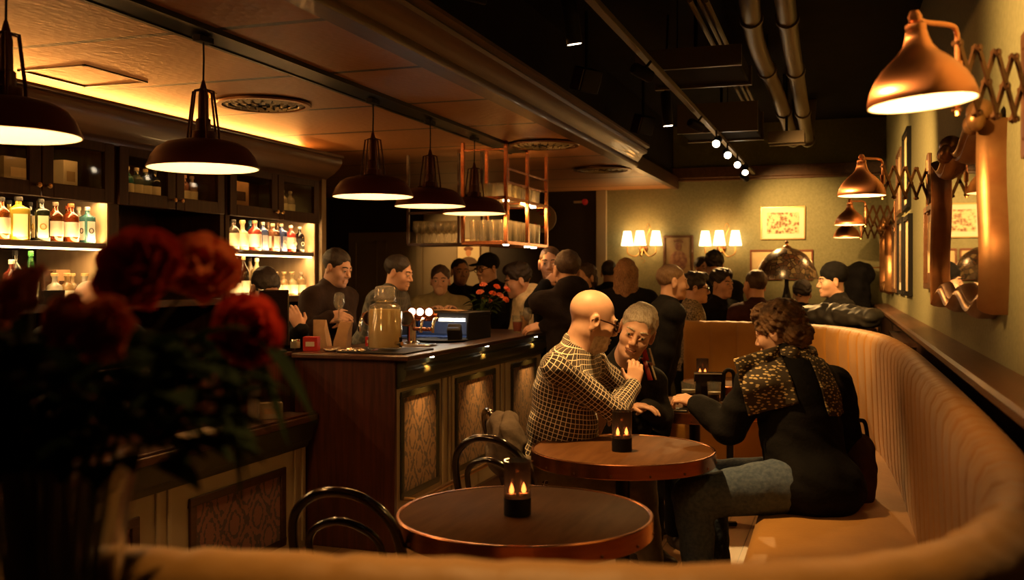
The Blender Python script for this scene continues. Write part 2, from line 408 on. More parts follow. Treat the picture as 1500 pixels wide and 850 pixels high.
    if bones:
        best = np.full(len(V), 1e9); out = np.zeros((len(V),3), np.float32)
        for a, b, ref, r in bones:
            a, b = np.array(a), np.array(b); d = b-a; L_ = np.linalg.norm(d); d = d/L_
            ref = np.array(ref)-d*np.dot(ref, d); ref /= np.linalg.norm(ref); w = np.cross(d, ref)
            q = V-a; t = q@d; tc = np.clip(t, 0, L_); dist = np.linalg.norm(q-tc[:,None]*d, axis=1)/r
            mk = dist < best; best[mk] = dist[mk]
            ang = np.arctan2(q@w, q@ref)
            out[mk] = np.stack([t, ang*r, 0*t], 1)[mk]
        at_ = me.attributes.new('cloth', 'FLOAT_VECTOR', 'POINT'); at_.data.foreach_set('vector', out.ravel())
    me.materials.append(M[m] if isinstance(m, str) else m)
    o = bpy.data.objects.new(name, me); C.objects.link(o)
    if parent is not None: adopt(o, parent)
    return o
ORD = ['first','second','third','fourth','fifth','sixth','seventh','eighth','ninth','tenth','eleventh','twelfth','thirteenth','fourteenth','fifteenth']
# ================================================================ the room
Y1, Y0, XL = 11.3, -1.6, -6.3
fl = MB().box(XL-.1, .8, Y0, Y1+.1, -.08, 0); struct('floor', fl, 'floor')
w = MB().add([(wallx(Y0),Y0,0),(wallx(Y1+.1),Y1+.1,0),(wallx(Y1+.1)+.15,Y1+.1,0),(wallx(Y0)+.15,Y0,0),
              (wallx(Y0),Y0,3.2),(wallx(Y1+.1),Y1+.1,3.2),(wallx(Y1+.1)+.15,Y1+.1,3.2),(wallx(Y0)+.15,Y0,3.2)],
             [(0,1,2,3),(4,5,6,7),(0,1,5,4),(1,2,6,5),(2,3,7,6),(3,0,4,7)])
struct('wall_right', w, 'wallgreen')
XP = -2.72                                            # the pale post between the papered and the dark end wall
struct('wall_back', MB().box(XP, .6, Y1, Y1+.1, 0, 3.2), 'wallgreen')
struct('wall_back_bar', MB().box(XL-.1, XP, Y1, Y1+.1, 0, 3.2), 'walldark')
struct('wall_left', MB().box(XL-.1, XL, Y0, Y1+.1, 0, 3.2), 'walldark')
struct('wall_front', MB().box(XL-.1, .8, Y0-.1, Y0, 0, 3.2), 'walldark')
struct('ceiling', MB().box(XL-.1, .8, Y0, Y1+.1, 3.2, 3.3), 'dark')
struct('ceiling_bar', MB().box(XL, -1.90, Y0, Y1, 2.5, 2.55), 'ceiling'); struct('ceiling_bulkhead', MB().box(XL, -1.90, Y0, Y1, 2.55, 3.2), 'dark')
struct('trim_1', MB().box(XP-.07, XP+.05, Y1-.05, Y1, 0, 2.5), 'cream', bevel=.006)
struct('trim_2', MB().box(-1.9, .6, Y1-.09, Y1, 2.60, 2.72).box(-1.9, .6, Y1-.05, Y1, 2.57, 2.60), 'wood_ledge', bevel=.005)
struct('trim_3', MB().box(XP+.05, .4, Y1-.05, Y1, 1.14, 1.20), 'wood_dark', bevel=.004)
struct('baseboard_back', MB().box(XP+.05, .4, Y1-.03, Y1, 0, .14), 'wood_dark')
# edge beam and cornice of the lowered bar ceiling
prof = [(-1.90,2.48),(-1.80,2.48),(-1.79,2.505),(-1.80,2.525),(-1.775,2.55),(-1.755,2.585),(-1.715,2.60),(-1.71,2.62),(-1.725,2.635),(-1.69,2.65),(-1.69,2.67),(-1.90,2.67)]
cn = MB().loft([[Vector((x, y, z)) for x, z in prof] for y in (Y0, 8.8)])
struct('trim_4', cn, 'wood_cornice', smooth=True, angle=50)
struct('trim_5', MB().box(-1.9, -1.84, 8.8, Y1, 2.49, 2.62), 'wood_dark')
# dark lamp channel along the bar ceiling
struct('trim_6', MB().box(-2.57, -2.43, Y0, 7.55, 2.485, 2.50).box(-2.585, -2.565, Y0, 7.55, 2.478, 2.50).box(-2.435,-2.415, Y0,7.55,2.478,2.50), 'black_metal')
# access hatch frame in the ceiling
ha = MB()
for a, b in (((-3.81,3.80),(-3.42,3.80)),((-3.42,3.80),(-3.42,4.23)),((-3.42,4.23),(-3.81,4.23)),((-3.81,4.23),(-3.81,3.80))):
    ha.box(min(a[0],b[0])-.008, max(a[0],b[0])+.008, min(a[1],b[1])-.008, max(a[1],b[1])+.008, 2.493, 2.502)
tag(ha.build('ceiling_hatch', 'wood_dark'), 'thin dark frame of a square hatch in the tan ceiling above the bar', 'hatch')
# wall ledge (chair rail) and dark wainscot on the right
def along(prof, ys, m, name, **k):
    return struct(name, MB().loft([[Vector((wallx(y)+dx, y, z)) for dx, z in prof] for y in ys]), m, **k)
along([(.02,1.165),(-.115,1.165),(-.125,1.175),(-.125,1.195),(-.115,1.205),(-.02,1.215),(.02,1.215)], (Y0, 7.0, Y1), 'wood_ledge', 'trim_7', smooth=True, angle=30)
along([(.02,.0),(-.05,.0),(-.05,1.165),(.02,1.165)], (Y0, Y1), 'wood_dark', 'trim_8')
# taupe panelled door and a lit niche in the dark end wall behind the bar
dp = thing('door_1', 'taupe panelled door in the dark end wall behind the leaning man at the bar', 'door', (-5.5,Y1,0)); dp['kind'] = 'structure'
MB().box(-6.0, -5.06, Y1-.05, Y1, 0, 2.05).build('door_leaf', 'panelwall', dp, bevel=.004)
for x0, x1 in ((-5.92,-5.60),(-5.50,-5.14)):
    for z0, z1 in ((.2,.98),(1.12,1.95)):
        MB().box(x0,x1,Y1-.062,Y1-.048,z0,z0+.03).box(x0,x1,Y1-.062,Y1-.048,z1-.03,z1).box(x0,x0+.03,Y1-.062,Y1-.048,z0,z1).box(x1-.03,x1,Y1-.062,Y1-.048,z0,z1).build('panel_moulding', 'panelwall', dp)
struct('trim_9', MB().box(-5.06, -4.98, Y1-.08, Y1, 0, 2.1), 'panelwall')
struct('wall_niche', MB().box(-4.98, -4.12, Y1-.02, Y1, 0, 2.3), 'panelwall')
# ledge behind the near sofa, on a low divider
struct('trim_10', MB().box(-1.25, wallx(.7)-.06, .52, .93, .955, .99).box(-1.2, wallx(.7)-.06, .58, .9, 0, .955), 'wood_dark', bevel=.006)

# ================================================================ ceiling fittings
def diffuser(x, y, lab):
    t = thing('ceiling_diffuser', lab, 'air vent', (x,y,2.5), 'round ceiling air vents')
    MB().lathe([(.27,-.012),(.265,-.022),(.235,-.022),(.235,-.004),(.27,-.004)], (x,y,2.5), 40, close=False).build('rim', 'bronze', t)
    d = MB()
    for ring, n_ in ((.06,6),(.115,12),(.165,18),(.212,22)):
        for k in range(n_):
            a = 2*PI*(k+.5*(ring > .1))/n_; ca, sa = math.cos(a), math.sin(a)
            d.obox((x+ring*ca, y+ring*sa, 2.487), (.015*ca,.015*sa,.005), (-sa*.016*ring/.115*(.115/ring)**.3, ca*.016*ring/.115*(.115/ring)**.3, 0), (-.002*ca,-.002*sa,.004))
    d.build('vane_plate', 'cream', t)
    MB().lathe([(.0,-.004),(.24,-.004)], (x,y,2.5), 40, close=False).build('plenum', 'black_matt', t)
diffuser(-3.19, 4.96, 'round metal air vent in the tan ceiling beside the second red pendant')
diffuser(-2.18, 7.16, 'round dark air vent in the tan ceiling above the glass rack')
diffuser(-2.17, 9.0, 'round dark air vent in the tan ceiling nearest the far wall')
sp = thing('sprinkler', 'small brass sprinkler head in the tan ceiling beside the lit round vent', 'sprinkler', (-3.30,4.62,2.5))
MB().lathe([(.03,-.004),(.03,0)], (-3.30,4.62,2.5), 16).build('flange', 'brass', sp)
MB().lathe([(.008,-.03),(.012,-.02),(.012,-.004)], (-3.30,4.62,2.5), 10).lathe([(.018,-.034),(.018,-.03)], (-3.30,4.62,2.5), 14).build('deflector', 'brass', sp)
for nm, P0, Pj, lab in (('a', [at(1092,-60,4.6), at(1107,60,6.2), at(1140,140,7.8), at(1162,205,9.5)], 0, 'left of two fat painted pipes along the dark ceiling'),
                    ('b', [at(1142,-60,4.6), at(1158,60,6.2), at(1172,140,7.8), at(1183,205,9.5)], 0, 'right of two fat painted pipes along the dark ceiling')):
    t = thing('ceiling_pipe', lab, 'pipe', P0[0], 'fat ceiling pipes')
    C3 = crom(P0, 6); MB().tube(C3 + [C3[-1]+Vector((.03,.12,.45))], .056, 16).build('pipe_run', 'pipe', t)
    for i in (4, 9, 14, 18):
        d = (C3[min(i+1,len(C3)-1)]-C3[i-1]).normalized()
        MB().tube([C3[i]-d*.03, C3[i]+d*.03], .068, 16).build('coupling', 'pipe', t)
        MB().tube([C3[i], Vector((C3[i].x, C3[i].y, 3.2))], .008, 6).build('hanger_rod', 'black_metal', t)
for i, (u0, u1, dz) in enumerate(((1010,1092,0),(1022,1099,.02),(1034,1107,.0))):
    a, b = at(u0, 0, 4.9), at(u1, 155, 9.2)
    tag(MB().tube([a+Vector((0,0,dz)), b+Vector((0,0,dz))], .014, 8).build('conduit', 'pipe'), ORD[i]+' from the left of three thin conduits under the dark ceiling', 'conduit', 'thin ceiling conduits')
def duct(c, s, lab, m='dark'):
    t = thing('air_duct', lab, 'duct', c, 'dark ceiling ducts')
    x, y, z = c; a, b, h = s
    MB().box(x-a, x+a, y-b, y+b, z, z+h).build('duct_body', m, t, bevel=.01)
    for yy_ in (y-b, y+b): MB().box(x-a-.015, x+a+.015, yy_-.015, yy_+.015, z-.015, z+h).build('flange', 'pipe', t)
    MB().lathe([(.012,z+h),(.012,3.2)], (x,y,0), 8).build('hanger_rod', 'black_metal', t)
duct((-1.0,8.3,2.66), (.30,.28,.22), 'dark box duct with a lit underside beyond the track, nearest the far wall')
duct((-.86,5.9,2.68), (.28,.30,.10), 'dark box duct beside the light track under the black ceiling')
duct((-.50,8.6,2.62), (.13,.09,.08), 'small grille box hanging by the lower end of the light track')
tr = MB().tube([(-1.38,3.0,2.92),(-1.38,3.55,2.92)], .05, 10)
ring = [Vector((-1.15+.42*math.cos(a), 3.62+.26*math.sin(a)*(1 if math.sin(a) < 0 else 1), 2.74)) for a in np.linspace(0, 2*PI, 32, endpoint=False)]
tag(MB().tube(ring, .018, 8, closed=True).build('cable_tray', 'wood_ledge'), 'curved brown cable tray ring under the black ceiling at the top edge', 'cable tray')
# loudspeakers along the top of the cornice
for (y, z), lab in zip(((4.12,2.80),(6.2,2.76),(8.05,2.74)), ('nearest', 'middle', 'farthest')):
    x = -1.60; t = thing('ceiling_speaker', f'{lab} of three small dark box speakers above the cornice edge', 'speaker', (x,y,z), 'box speakers above the cornice')
    R = Matrix.Rotation(-.5, 3, 'Z') @ Matrix.Rotation(.35, 3, 'Y')
    MB().obox((x,y,z), R@Vector((.05,0,0)), R@Vector((0,.085,0)), R@Vector((0,0,.075))).build('housing', 'black_matt', t, bevel=.008)
    MB().obox(Vector((x,y,z))+R@Vector((0,-.088,0)), R@Vector((.042,0,0)), R@Vector((0,.004,0)), R@Vector((0,0,.066))).build('front_grille', 'wood_dark', t)
    MB().tube([(x,y,z+.05),(x,y,3.2)], .012, 8).build('bracket', 'black_metal', t)
# light track with spot heads
XT = -.985
t = thing('light_track', 'long thin black light track running to the far wall under the black ceiling', 'light track', (XT,6,2.62))
MB().box(XT-.018, XT+.018, 2.2, 11.0, 2.60, 2.632).build('rail', 'pipe', t, bevel=.003)
for y in (3.4, 6.0, 8.6): MB().tube([(XT,y,2.63),(XT,y,3.2)], .004, 6).build('suspension_wire', 'black_metal', t)
def spot(c, aim, power, ang, lab, blend=.5, r=.032, group='spot heads on the light track', ln=.12, arm=None, lens=True, col=WSPOT):
    c, aim = Vector(c), Vector(aim); d = (aim-c).normalized()
    t = thing('spotlight', lab, 'spotlight', c, group)
    a, b = c-d*ln, c
    MB().tube([a, a+d*.01, b-d*.004, b], [r*.8, r, r, r*.94], 18).build('housing', 'black_matt', t)
    MB().tube([b-d*.003, b+d*.0015], r*.86, 18).build('lens', 'lens' if lens else 'black_matt', t)
    top = arm or Vector((c.x, c.y, 2.6))
    MB().tube([(a+b)/2 if arm is None else a, top], .008, 8).build('stem', 'black_metal', t)
    if power:
        l = bpy.data.lights.new('spot', 'SPOT'); l.energy = power; l.spot_size = math.radians(ang); l.spot_blend = blend; l.shadow_soft_size = .03
        l.color = col; o = bpy.data.objects.new('spot_lamp', l); C.objects.link(o); o.location = c+d*.012
        o.rotation_euler = d.to_track_quat('-Z', 'Y').to_euler()
NM = ['nearest', 'second', 'third', 'fourth']

for i, (y, aim, pw, an) in enumerate(((7.6,(-1.0,4.6,1.1),70,30),(8.35,(-.1,4.2,1.0),0,30),(9.1,(-.5,3.6,1.0),0,30),(9.8,(-.75,7.75,1.0),190,42))):
    spot((XT+.03, y, 2.50), aim, pw, an, f'{NM[i]} of four lit black spot heads at the far end of the track')
spot((XT+.02, 10.05, 2.46), (-.58, Y1, 2.05), 120, 62, 'black spot head tilted at the far wall, last on the track', lens=False, blend=1.)
spot((-1.1, 4.06, 2.48), (-.95, 4.42, .75), 120, 68, 'larger lit black tube downlight hanging near the cornice', r=.034, group='tube downlights', ln=.26, arm=Vector((-1.1,4.06,3.2)), blend=.7)
spot((-1.12, 6.46, 2.48), (-1.0, 6.6, .75), 60, 80, 'smaller lit black tube downlight hanging beyond the first', r=.034, group='tube downlights', ln=.22, arm=Vector((-1.12,6.46,3.2)), blend=.7)

spot((XT+.02, 5.05, 2.52), (wallx(6.8), 6.8, 1.85), 400, 60, 'dark spot head on the track turned to the pictures on the right wall', lens=False, blend=1.)
spot((XT+.02, 6.9, 2.52), (wallx(8.8), 8.8, 1.9), 360, 60, 'dark spot head on the track turned to the far end of the right wall', lens=False, blend=1.)
spot((XT+.02, 2.45, 2.52), (wallx(2.9), 2.9, 2.25), 250, 70, 'spot head at the near end of the track, turned to the mirror', lens=False, blend=1.)
spot((-4.5, 10.2, 2.42), (-4.42, Y1, 1.70), 50, 70, 'dark spot head under the tan ceiling, turned to the poster behind the bar', lens=False, blend=1., group=None, arm=Vector((-4.5,10.2,2.5)))
# ================================================================ back bar cabinets
XC, XB = -3.85, -4.35; COVE = 21
stiles = [2.40, 3.42, 4.46, 5.48, 6.69]
cab_names = ['bottle cabinet left of the flowers', 'bottle cabinet above the red roses', 'dark cabinet with an unlit niche in the middle', 'bottle cabinet at the far right end']
prof = [(-.10,2.22),(.02,2.22),(.03,2.245),(.055,2.26),(.10,2.285),(.15,2.33),(.17,2.37),(.165,2.395),(.185,2.405),(.185,2.42),(-.10,2.42)]
cornice = MB().loft([[Vector((XC+dx, y, z)) for dx, z in prof] for y in (Y0, 6.80)])
struct('trim_11', cornice, 'wood_cornice', smooth=True, angle=60)
def area(name, loc, sx, sy, power, rot=(0,0,0), col=WARM, spread=None):
    l = bpy.data.lights.new(name, 'AREA'); l.shape = 'RECTANGLE'; l.size, l.size_y = sx, sy; l.energy = power; l.color = col
    if spread: l.spread = spread
    o = bpy.data.objects.new(name, l); C.objects.link(o); o.location = loc; o.rotation_euler = rot; return o
def point(name, loc, power, r=.03, col=WARM):
    l = bpy.data.lights.new(name, 'POINT'); l.energy = power; l.shadow_soft_size = r; l.color = col
    o = bpy.data.objects.new(name, l); C.objects.link(o); o.location = loc; return o
for i in range(4):
    y0, y1 = stiles[i]+.04, stiles[i+1]-.04
    if i == 3: y0, y1 = 5.58, 6.69
    if i == 1: y1 = 4.46
    if i == 2: y0, y1 = 4.54, 5.48
    lit = i != 2
    t = thing('back_bar_cabinet', 'dark wood ' + cab_names[i], 'cabinet', (XC,(y0+y1)/2,0), 'cabinets behind the bar')
    e = .04
    b = MB().box(XB, XC, y0-e, y0, .95, 2.25).box(XB, XC, y1, y1+e, .95, 2.25).box(XB-.02, XB, y0-e, y1+e, .95, 2.25)
    b.box(XB, XC, y0, y1, 1.925, 1.95).box(XB, XC, y0, y1, 2.21, 2.25)
    b.build('carcass', 'wood_cab', t)
    MB().box(XB, XC+.02, y0-e, y1+e, 0, .95).build('base_unit', 'wood_cab', t, bevel=.004)
    MB().box(XB, XC+.012, y0-.002, y1+.002, 1.315, 1.36).build('shelf', 'wood_dark', t, bevel=.004)
    if lit:
        ym = y0+(y1-y0)*.56
        MB().box(XB, XC-.01, y0, y1, 1.65, 1.68).build('shelf', 'wood_dark', t, bevel=.003)
        for bb in ((XB+.001, XB+.012, y0, ym), (XB, XC-.004, y1-.008, y1-.0005), (XB, XC-.004, y0+.0005, y0+.006)): MB().box(*bb, 1.36, 1.925).build('lining', 'shelfcream', t)
        MB().box(XB+.001, XB+.008, ym, y1, 1.36, 1.925).build('dark_reflection', 'black_gloss', t)  # black sheet in place of a mirror back reflecting the dark room
        s = MB().box(XC-.03, XC-.012, y0+.01, y1-.01, 1.912, 1.924).build('led_strip', 'ledstrip', t)
        s2 = MB().box(XC-.04, XC-.025, y0+.01, y1-.01, 1.640, 1.649).build('led_strip', 'ledstrip', t)
        ln = y1-y0
        area('cabinet_light', (XC-.05, (y0+y1)/2, 1.91), .02, ln-.04, 3.0*ln, (0,math.radians(-12),0), WARM2)
        area('cabinet_light', (XC-.06, (y0+y1)/2, 1.645), .02, ln-.04, 2.6*ln, (0,math.radians(-12),0), WARM2)
        area('cabinet_light', (XC-.03, (y0+y1)/2, 1.684), .02, ln-.04, 2.2*ln, (0,math.radians(155),0), WARM2)
        area('cabinet_light', (XC-.02, (y0+y1)/2, 1.364), .02, ln-.04, 1.8*ln, (0,math.radians(155),0), WARM2)
        # added unseen light to brighten the bottles inside the glazed top
    area('cabinet_light', (XC-.02, (y0+y1)/2, 2.206), .02, y1-y0-.2, .7, (0,math.radians(50),0))
    if i == 2:
        MB().box(XB, XC, y0, y1, 1.60, 1.63).build('shelf', 'wood_dark', t)
    yc = (y0+y1)/2
    for k, (a, c) in enumerate(((y0-.02, yc-.004), (yc+.004, y1+.02))):
        fw = .075
        d = MB().box(XC, XC+.022, a, a+fw, 1.90, 2.235).box(XC, XC+.022, c-fw, c, 1.90, 2.235).box(XC, XC+.022, a+fw, c-fw, 1.90, 1.90+fw).box(XC, XC+.022, a+fw, c-fw, 2.235-fw*.8, 2.235).build('door', 'wood_cab', t, bevel=.004)
        MB().box(XC+.006, XC+.010, a+fw-.005, c-fw+.005, 1.90+fw-.005, 2.235-fw*.8+.005).build('glass_pane', 'pane', d)
        yk = c-.03 if k == 0 else a+.03
        MB().lathe([(.005,0),(.006,.012),(.013,.018),(.013,.024),(.006,.03)], (XC+.022, yk, 1.955), 12, axis=(1,0,0)).build('knob', 'brass', d)
struct('trim_12', MB().box(XB, XC+.03, 6.735, 6.80, 0, 2.25), 'panelwall')
struct('wall_behind_bar', MB().box(-4.5, -4.38, Y0, 6.80, 0, 2.5), 'walldark')
area('cove_light', (-4.02, 4.6, 2.435), .05, 4.3, COVE, (0,math.radians(-120),0), (1,.38,.075))
area('cove_light', (-4.02, 1.2, 2.435), .05, 2.2, COVE*.45, (0,math.radians(-120),0), (1,.38,.075))

# ================================================================ the bar counter
XF = -2.34
bar = thing('bar_counter', 'long dark bar counter with cream framed damask front panels', 'bar', (XF,6.4,0))
MB().box(-2.95, XF+.105, 4.86, 7.62, 1.045, 1.072).build('worktop', 'wood_counter', bar, bevel=.006)
MB().box(-2.95, XF-.02, 4.93, 7.6, .0, 1.045).build('carcass', 'wood_dark', bar)
MB().box(-2.95, XF+.005, 4.90, 4.93, 0, 1.045).build('end_panel', 'wood_red', bar, bevel=.003)
mp = [(-.02,.885),(.012,.885),(.03,.90),(.03,.925),(.05,.94),(.06,.965),(.06,.985),(.045,.995),(.06,1.01),(.065,1.04),(-.02,1.04)]
MB().loft([[Vector((XF+dx,y,z)) for dx, z in mp] for y in (4.93, 7.6)]).build('moulding', 'green', bar, angle=35)
posts = [4.93, 5.57, 6.64, 7.85]
fm = MB().box(XF-.02, XF+.004, 4.93, 7.6, .10, .885).build('cream_frame', 'cream', bar)
for a, b in ((4.97,5.50),(5.77,6.50),(6.85,7.45)):
    f_ = MB(); tt = .035
    f_.box(XF+.004,XF+.018,a,b,.83,.865).box(XF+.004,XF+.018,a,b,.27,.305).box(XF+.004,XF+.018,a,a+tt,.305,.83).box(XF+.004,XF+.018,b-tt,b,.305,.83)
    MB().box(XF+.004, XF+.0075, a+tt, b-tt, .305, .83).build('damask_panel', 'damask', bar)
    f_.build('panel_frame', 'green', bar, bevel=.005)
for y in (5.56,5.66,5.71, 6.62,6.72):
    MB().box(XF+.004, XF+.02, y-.012, y+.012, .12, .885).build('pilaster_reed', 'cream', bar, bevel=.006)
MB().box(XF, XF+.03, 4.93, 7.6, 0, .12).build('plinth', 'wood_dark', bar)
MB().tube([(XF+.10,4.95,.275),(XF+.10,7.55,.275)], .014, 10).build('foot_rail', 'brass', bar)
for y in (5.0,6.2,7.4): MB().tube([(XF,y,.275),(XF+.10,y,.275)], .01, 8).build('rail_bracket', 'brass', bar)
for y in (5.22, 6.13, 7.2):
    MB().lathe([(.013,0),(.013,.006)], (XF+.086, y, 1.0395), 14).build('downlight', 'lens', bar)
    l = bpy.data.lights.new('bar_spot','SPOT'); l.energy = 9; l.spot_size = 1.5; l.spot_blend = 1; l.shadow_soft_size = .012; l.color = WARM
    o = bpy.data.objects.new('bar_spot', l); C.objects.link(o); o.location = (XF+.086, y, 1.036); o.rotation_euler = (0, math.radians(9), 0)
# far side of the bar, with guests standing behind it
fb = thing('bar_counter', 'far cross run of the bar where guests lean with beer', 'bar', (-3.2,7.2,0))
MB().box(-4.2, -2.96, 7.15, 7.50, 1.045, 1.072).build('worktop', 'wood_counter', fb, bevel=.006)
MB().box(-4.15, -2.97, 7.20, 7.45, 0, 1.045).build('carcass', 'wood_dark', fb)
# low side counter in the left foreground
XLo = -2.87
lo = thing('low_counter', 'low cream side counter with dark top and damask panels at the left', 'counter', (XLo,3.2,0))
MB().box(-3.0, XLo+.075, 1.2, 4.895, .70, .74).build('worktop', 'wood_counter', lo, bevel=.006)
MB().box(-3.0, XLo, 1.2, 4.88, 0, .70).build('cream_frame', 'cream', lo)
MB().box(XLo+.04, XLo+.07, 1.2, 4.88, .74, .755).build('edge_rail', 'wood_red', lo, bevel=.004)
MB().loft([[Vector((XLo+dx,y,z)) for dx, z in [(-.02,.555),(.012,.555),(.02,.58),(.04,.60),(.05,.66),(.05,.70),(-.02,.70)]] for y in (1.2, 4.88)]).build('moulding', 'green', lo, angle=35)
for a, b in ((3.84,4.66),(2.78,3.50),(1.7,2.5)):
    f_ = MB(); tt = .05
    f_.box(XLo,XLo+.014,a,b,.44,.48).box(XLo,XLo+.014,a,b,.06,.10).box(XLo,XLo+.014,a,a+tt,.10,.44).box(XLo,XLo+.014,b-tt,b,.10,.44)
    MB().box(XLo, XLo+.004, a+tt, b-tt, .10, .44).build('damask_panel', 'damask_red', lo)
    f_.build('panel_frame', 'wood_dark', lo, bevel=.004)
for y in (3.62,3.70,4.76,4.84): MB().box(XLo, XLo+.012, y-.012, y+.012, .04, .555).build('pilaster_reed', 'cream', lo, bevel=.004)
ri = thing('bar_upstand', 'dark red wood upstand with a ledge top behind the low side counter', 'bar', (-3.05,3.2,0))
MB().box(-3.06, -3.0, 1.2, 4.93, .70, 1.05).build('front_board', 'wood_red', ri)
MB().box(-3.22, -2.985, 1.2, 4.93, 1.05, 1.075).build('ledge', 'wood_red', ri, bevel=.004)
MB().box(-3.06, -3.0, 1.2, 4.93, 0, .70).build('carcass', 'wood_dark', ri)

# ================================================================ hanging glass racks
def beams(t, segs, w, m, name):
    for a, b in segs:
        a, b = Vector(a), Vector(b); d = (b-a); L_ = d.length; d.normalize()
        u = Vector((0,0,1)) if abs(d.z) < .9 else Vector((1,0,0)); s = d.cross(u).normalized(); u = s.cross(d)
        MB().obox((a+b)/2, d*L_/2, s*w, u*w).build(name, m, t, bevel=.002)
rk = thing('glass_rack', 'copper framed glass rack hanging from the ceiling over the bar end', 'glass rack', (-2.57,7.45,1.75))
xa, xb, ya, yb = -2.74, -2.40, 6.93, 7.96
beams(rk, [((x,y,1.75),(x,y,2.5)) for x in (xa,xb) for y in (ya,(ya+yb)/2,yb)], .013, 'copper', 'post')
for z in (1.75, 2.08):
    beams(rk, [((x,ya,z),(x,yb,z)) for x in (xa,xb)] + [((xa,y,z),(xb,y,z)) for y in (ya,(ya+yb)/2,yb)], .013, 'copper', 'rail')
beams(rk, [((xa,ya,2.44),(xb,ya,2.44)),((xb,ya,2.30),(xb,yb,2.30)),((xb,ya,2.20),(xb,yb,2.20))], .007, 'copper', 'rail')
for z in (1.745, 2.075): MB().box(xa, xb, ya, yb, z-.004, z+.004).build('shelf', 'wood_ledge' if z < 1.8 else 'glass', rk)
for x, y, z in ((xb-.02,ya+.06,1.738),(xb-.02,7.50,1.738),(xb-.06,7.80,1.738),(xb-.02,ya+.06,2.066),(xb-.02,7.5,2.066),(xb-.05,7.75,2.066)):
    MB().lathe([(.022,-.008),(.024,0)], (x,y,z), 14).build('puck_light', 'lens', rk)
point('rack_light', (xb-.1, 7.2, 2.04), 4.0, .02); point('rack_light', (xb-.12, 7.7, 2.04), 4.0, .02)
point('rack_light', (xb-.02, 7.0, 1.70), 1.0, .02); point('rack_light', (xb-.05, 7.75, 1.70), 1.0, .02)
r2 = thing('glass_rack', 'dark framed glass rack hanging over the far cross run of the bar', 'glass rack', (-3.0,7.5,1.75))
beams(r2, [((x,7.5,1.76),(x,7.5,2.5)) for x in (-3.45,-3.0,-2.8)] + [((-3.45,7.5,1.76),(-2.72,7.5,1.76)),((-3.45,7.74,1.76),(-2.72,7.74,1.76)),((-3.45,7.5,2.02),(-2.72,7.5,2.02))], .011, 'wood_dark', 'post')
MB().box(-3.45, -2.76, 7.5, 7.75, 1.762, 1.77).build('shelf', 'wood_dark', r2)
# glasses: a stemmed one and a tumbler, copied
def stem_glass():
    o = MB().lathe([(.030,0),(.031,.003),(.006,.008),(.0045,.06),(.006,.075),(.028,.095),(.037,.125),(.034,.165),(.030,.185),(.0285,.185),(.032,.165),(.0345,.126),(.026,.098),(.004,.08)], seg=10, close=False).build('wine_glass', 'glass_bar'); return o
def tumbler():
    o = MB().lathe([(.026,0),(.030,.002),(.036,.12),(.0345,.12),(.029,.008),(.0,.008)], seg=10, close=False).build('tumbler', 'glass_bar'); return o
def fill(proto, spots, z, lab, cat, grp, first, sc_=1.):
    for i, (x, y) in enumerate(spots):
        o = proto if first and i == 0 else proto.copy()
        if not (first and i == 0): C.objects.link(o)
        o.location = (x, y, z); o.rotation_euler = (0,0,random.random()*6); o.scale = (1,1,sc_); tag(o, lab, cat, grp)
tb, sg = tumbler(), stem_glass()
fill(tb, [(xa+.055+i*.077, ya+.08+j*.118) for j in range(8) for i in range(4)], 1.7495, 'clear tumbler standing on the lower shelf of the copper glass rack', 'glass', 'tumblers on the lower rack shelf', True, 1.45)
fill(tb, [(xa+.055+i*.077, ya+.08+j*.118) for j in range(8) for i in range(4)], 2.0795, 'clear tumbler standing on the upper shelf of the copper glass rack', 'glass', 'tumblers on the upper rack shelf', False)
fill(sg, [(-3.40+i*.068, 7.56+j*.1) for j in range(2) for i in range(6)], 1.771, 'stemmed glass standing in the dark far glass rack', 'glass', 'stemmed glasses in the far rack', True)
# ================================================================ bottles
SHAPES = {  # outer profile (radius, height) as fractions of body radius and total height
 'round': [(.9,0),(1,.02),(1,.63),(.93,.69),(.50,.77),(.34,.81),(.30,.95),(.34,.95),(.34,1)],
 'square': [(.94,0),(1,.015),(1,.68),(.96,.73),(.58,.78),(.32,.82),(.28,.94),(.33,.94),(.33,1)],
 'tall': [(.92,0),(1,.02),(1,.60),(.85,.68),(.40,.80),(.32,.85),(.32,1)],
 'cone': [(.95,0),(1,.02),(1,.35),(.85,.5),(.45,.75),(.30,.88),(.30,1)],
 'squat': [(.95,0),(1,.02),(1,.52),(.9,.60),(.45,.67),(.36,.71),(.33,.86),(.42,.86),(.42,1)]}
BG = {}
def bglass(c, tr=.55):
    k = (c, tr)
    if k not in BG: BG[k] = mat('bottle glass', c, .06, trans=tr, ior=1.4, coat=.3)
    return BG[k]
LBL, CAPM = {}, {}
def lblm(c):
    if c not in LBL: LBL[c] = mat('bottle label', c, .6)
    return LBL[c]
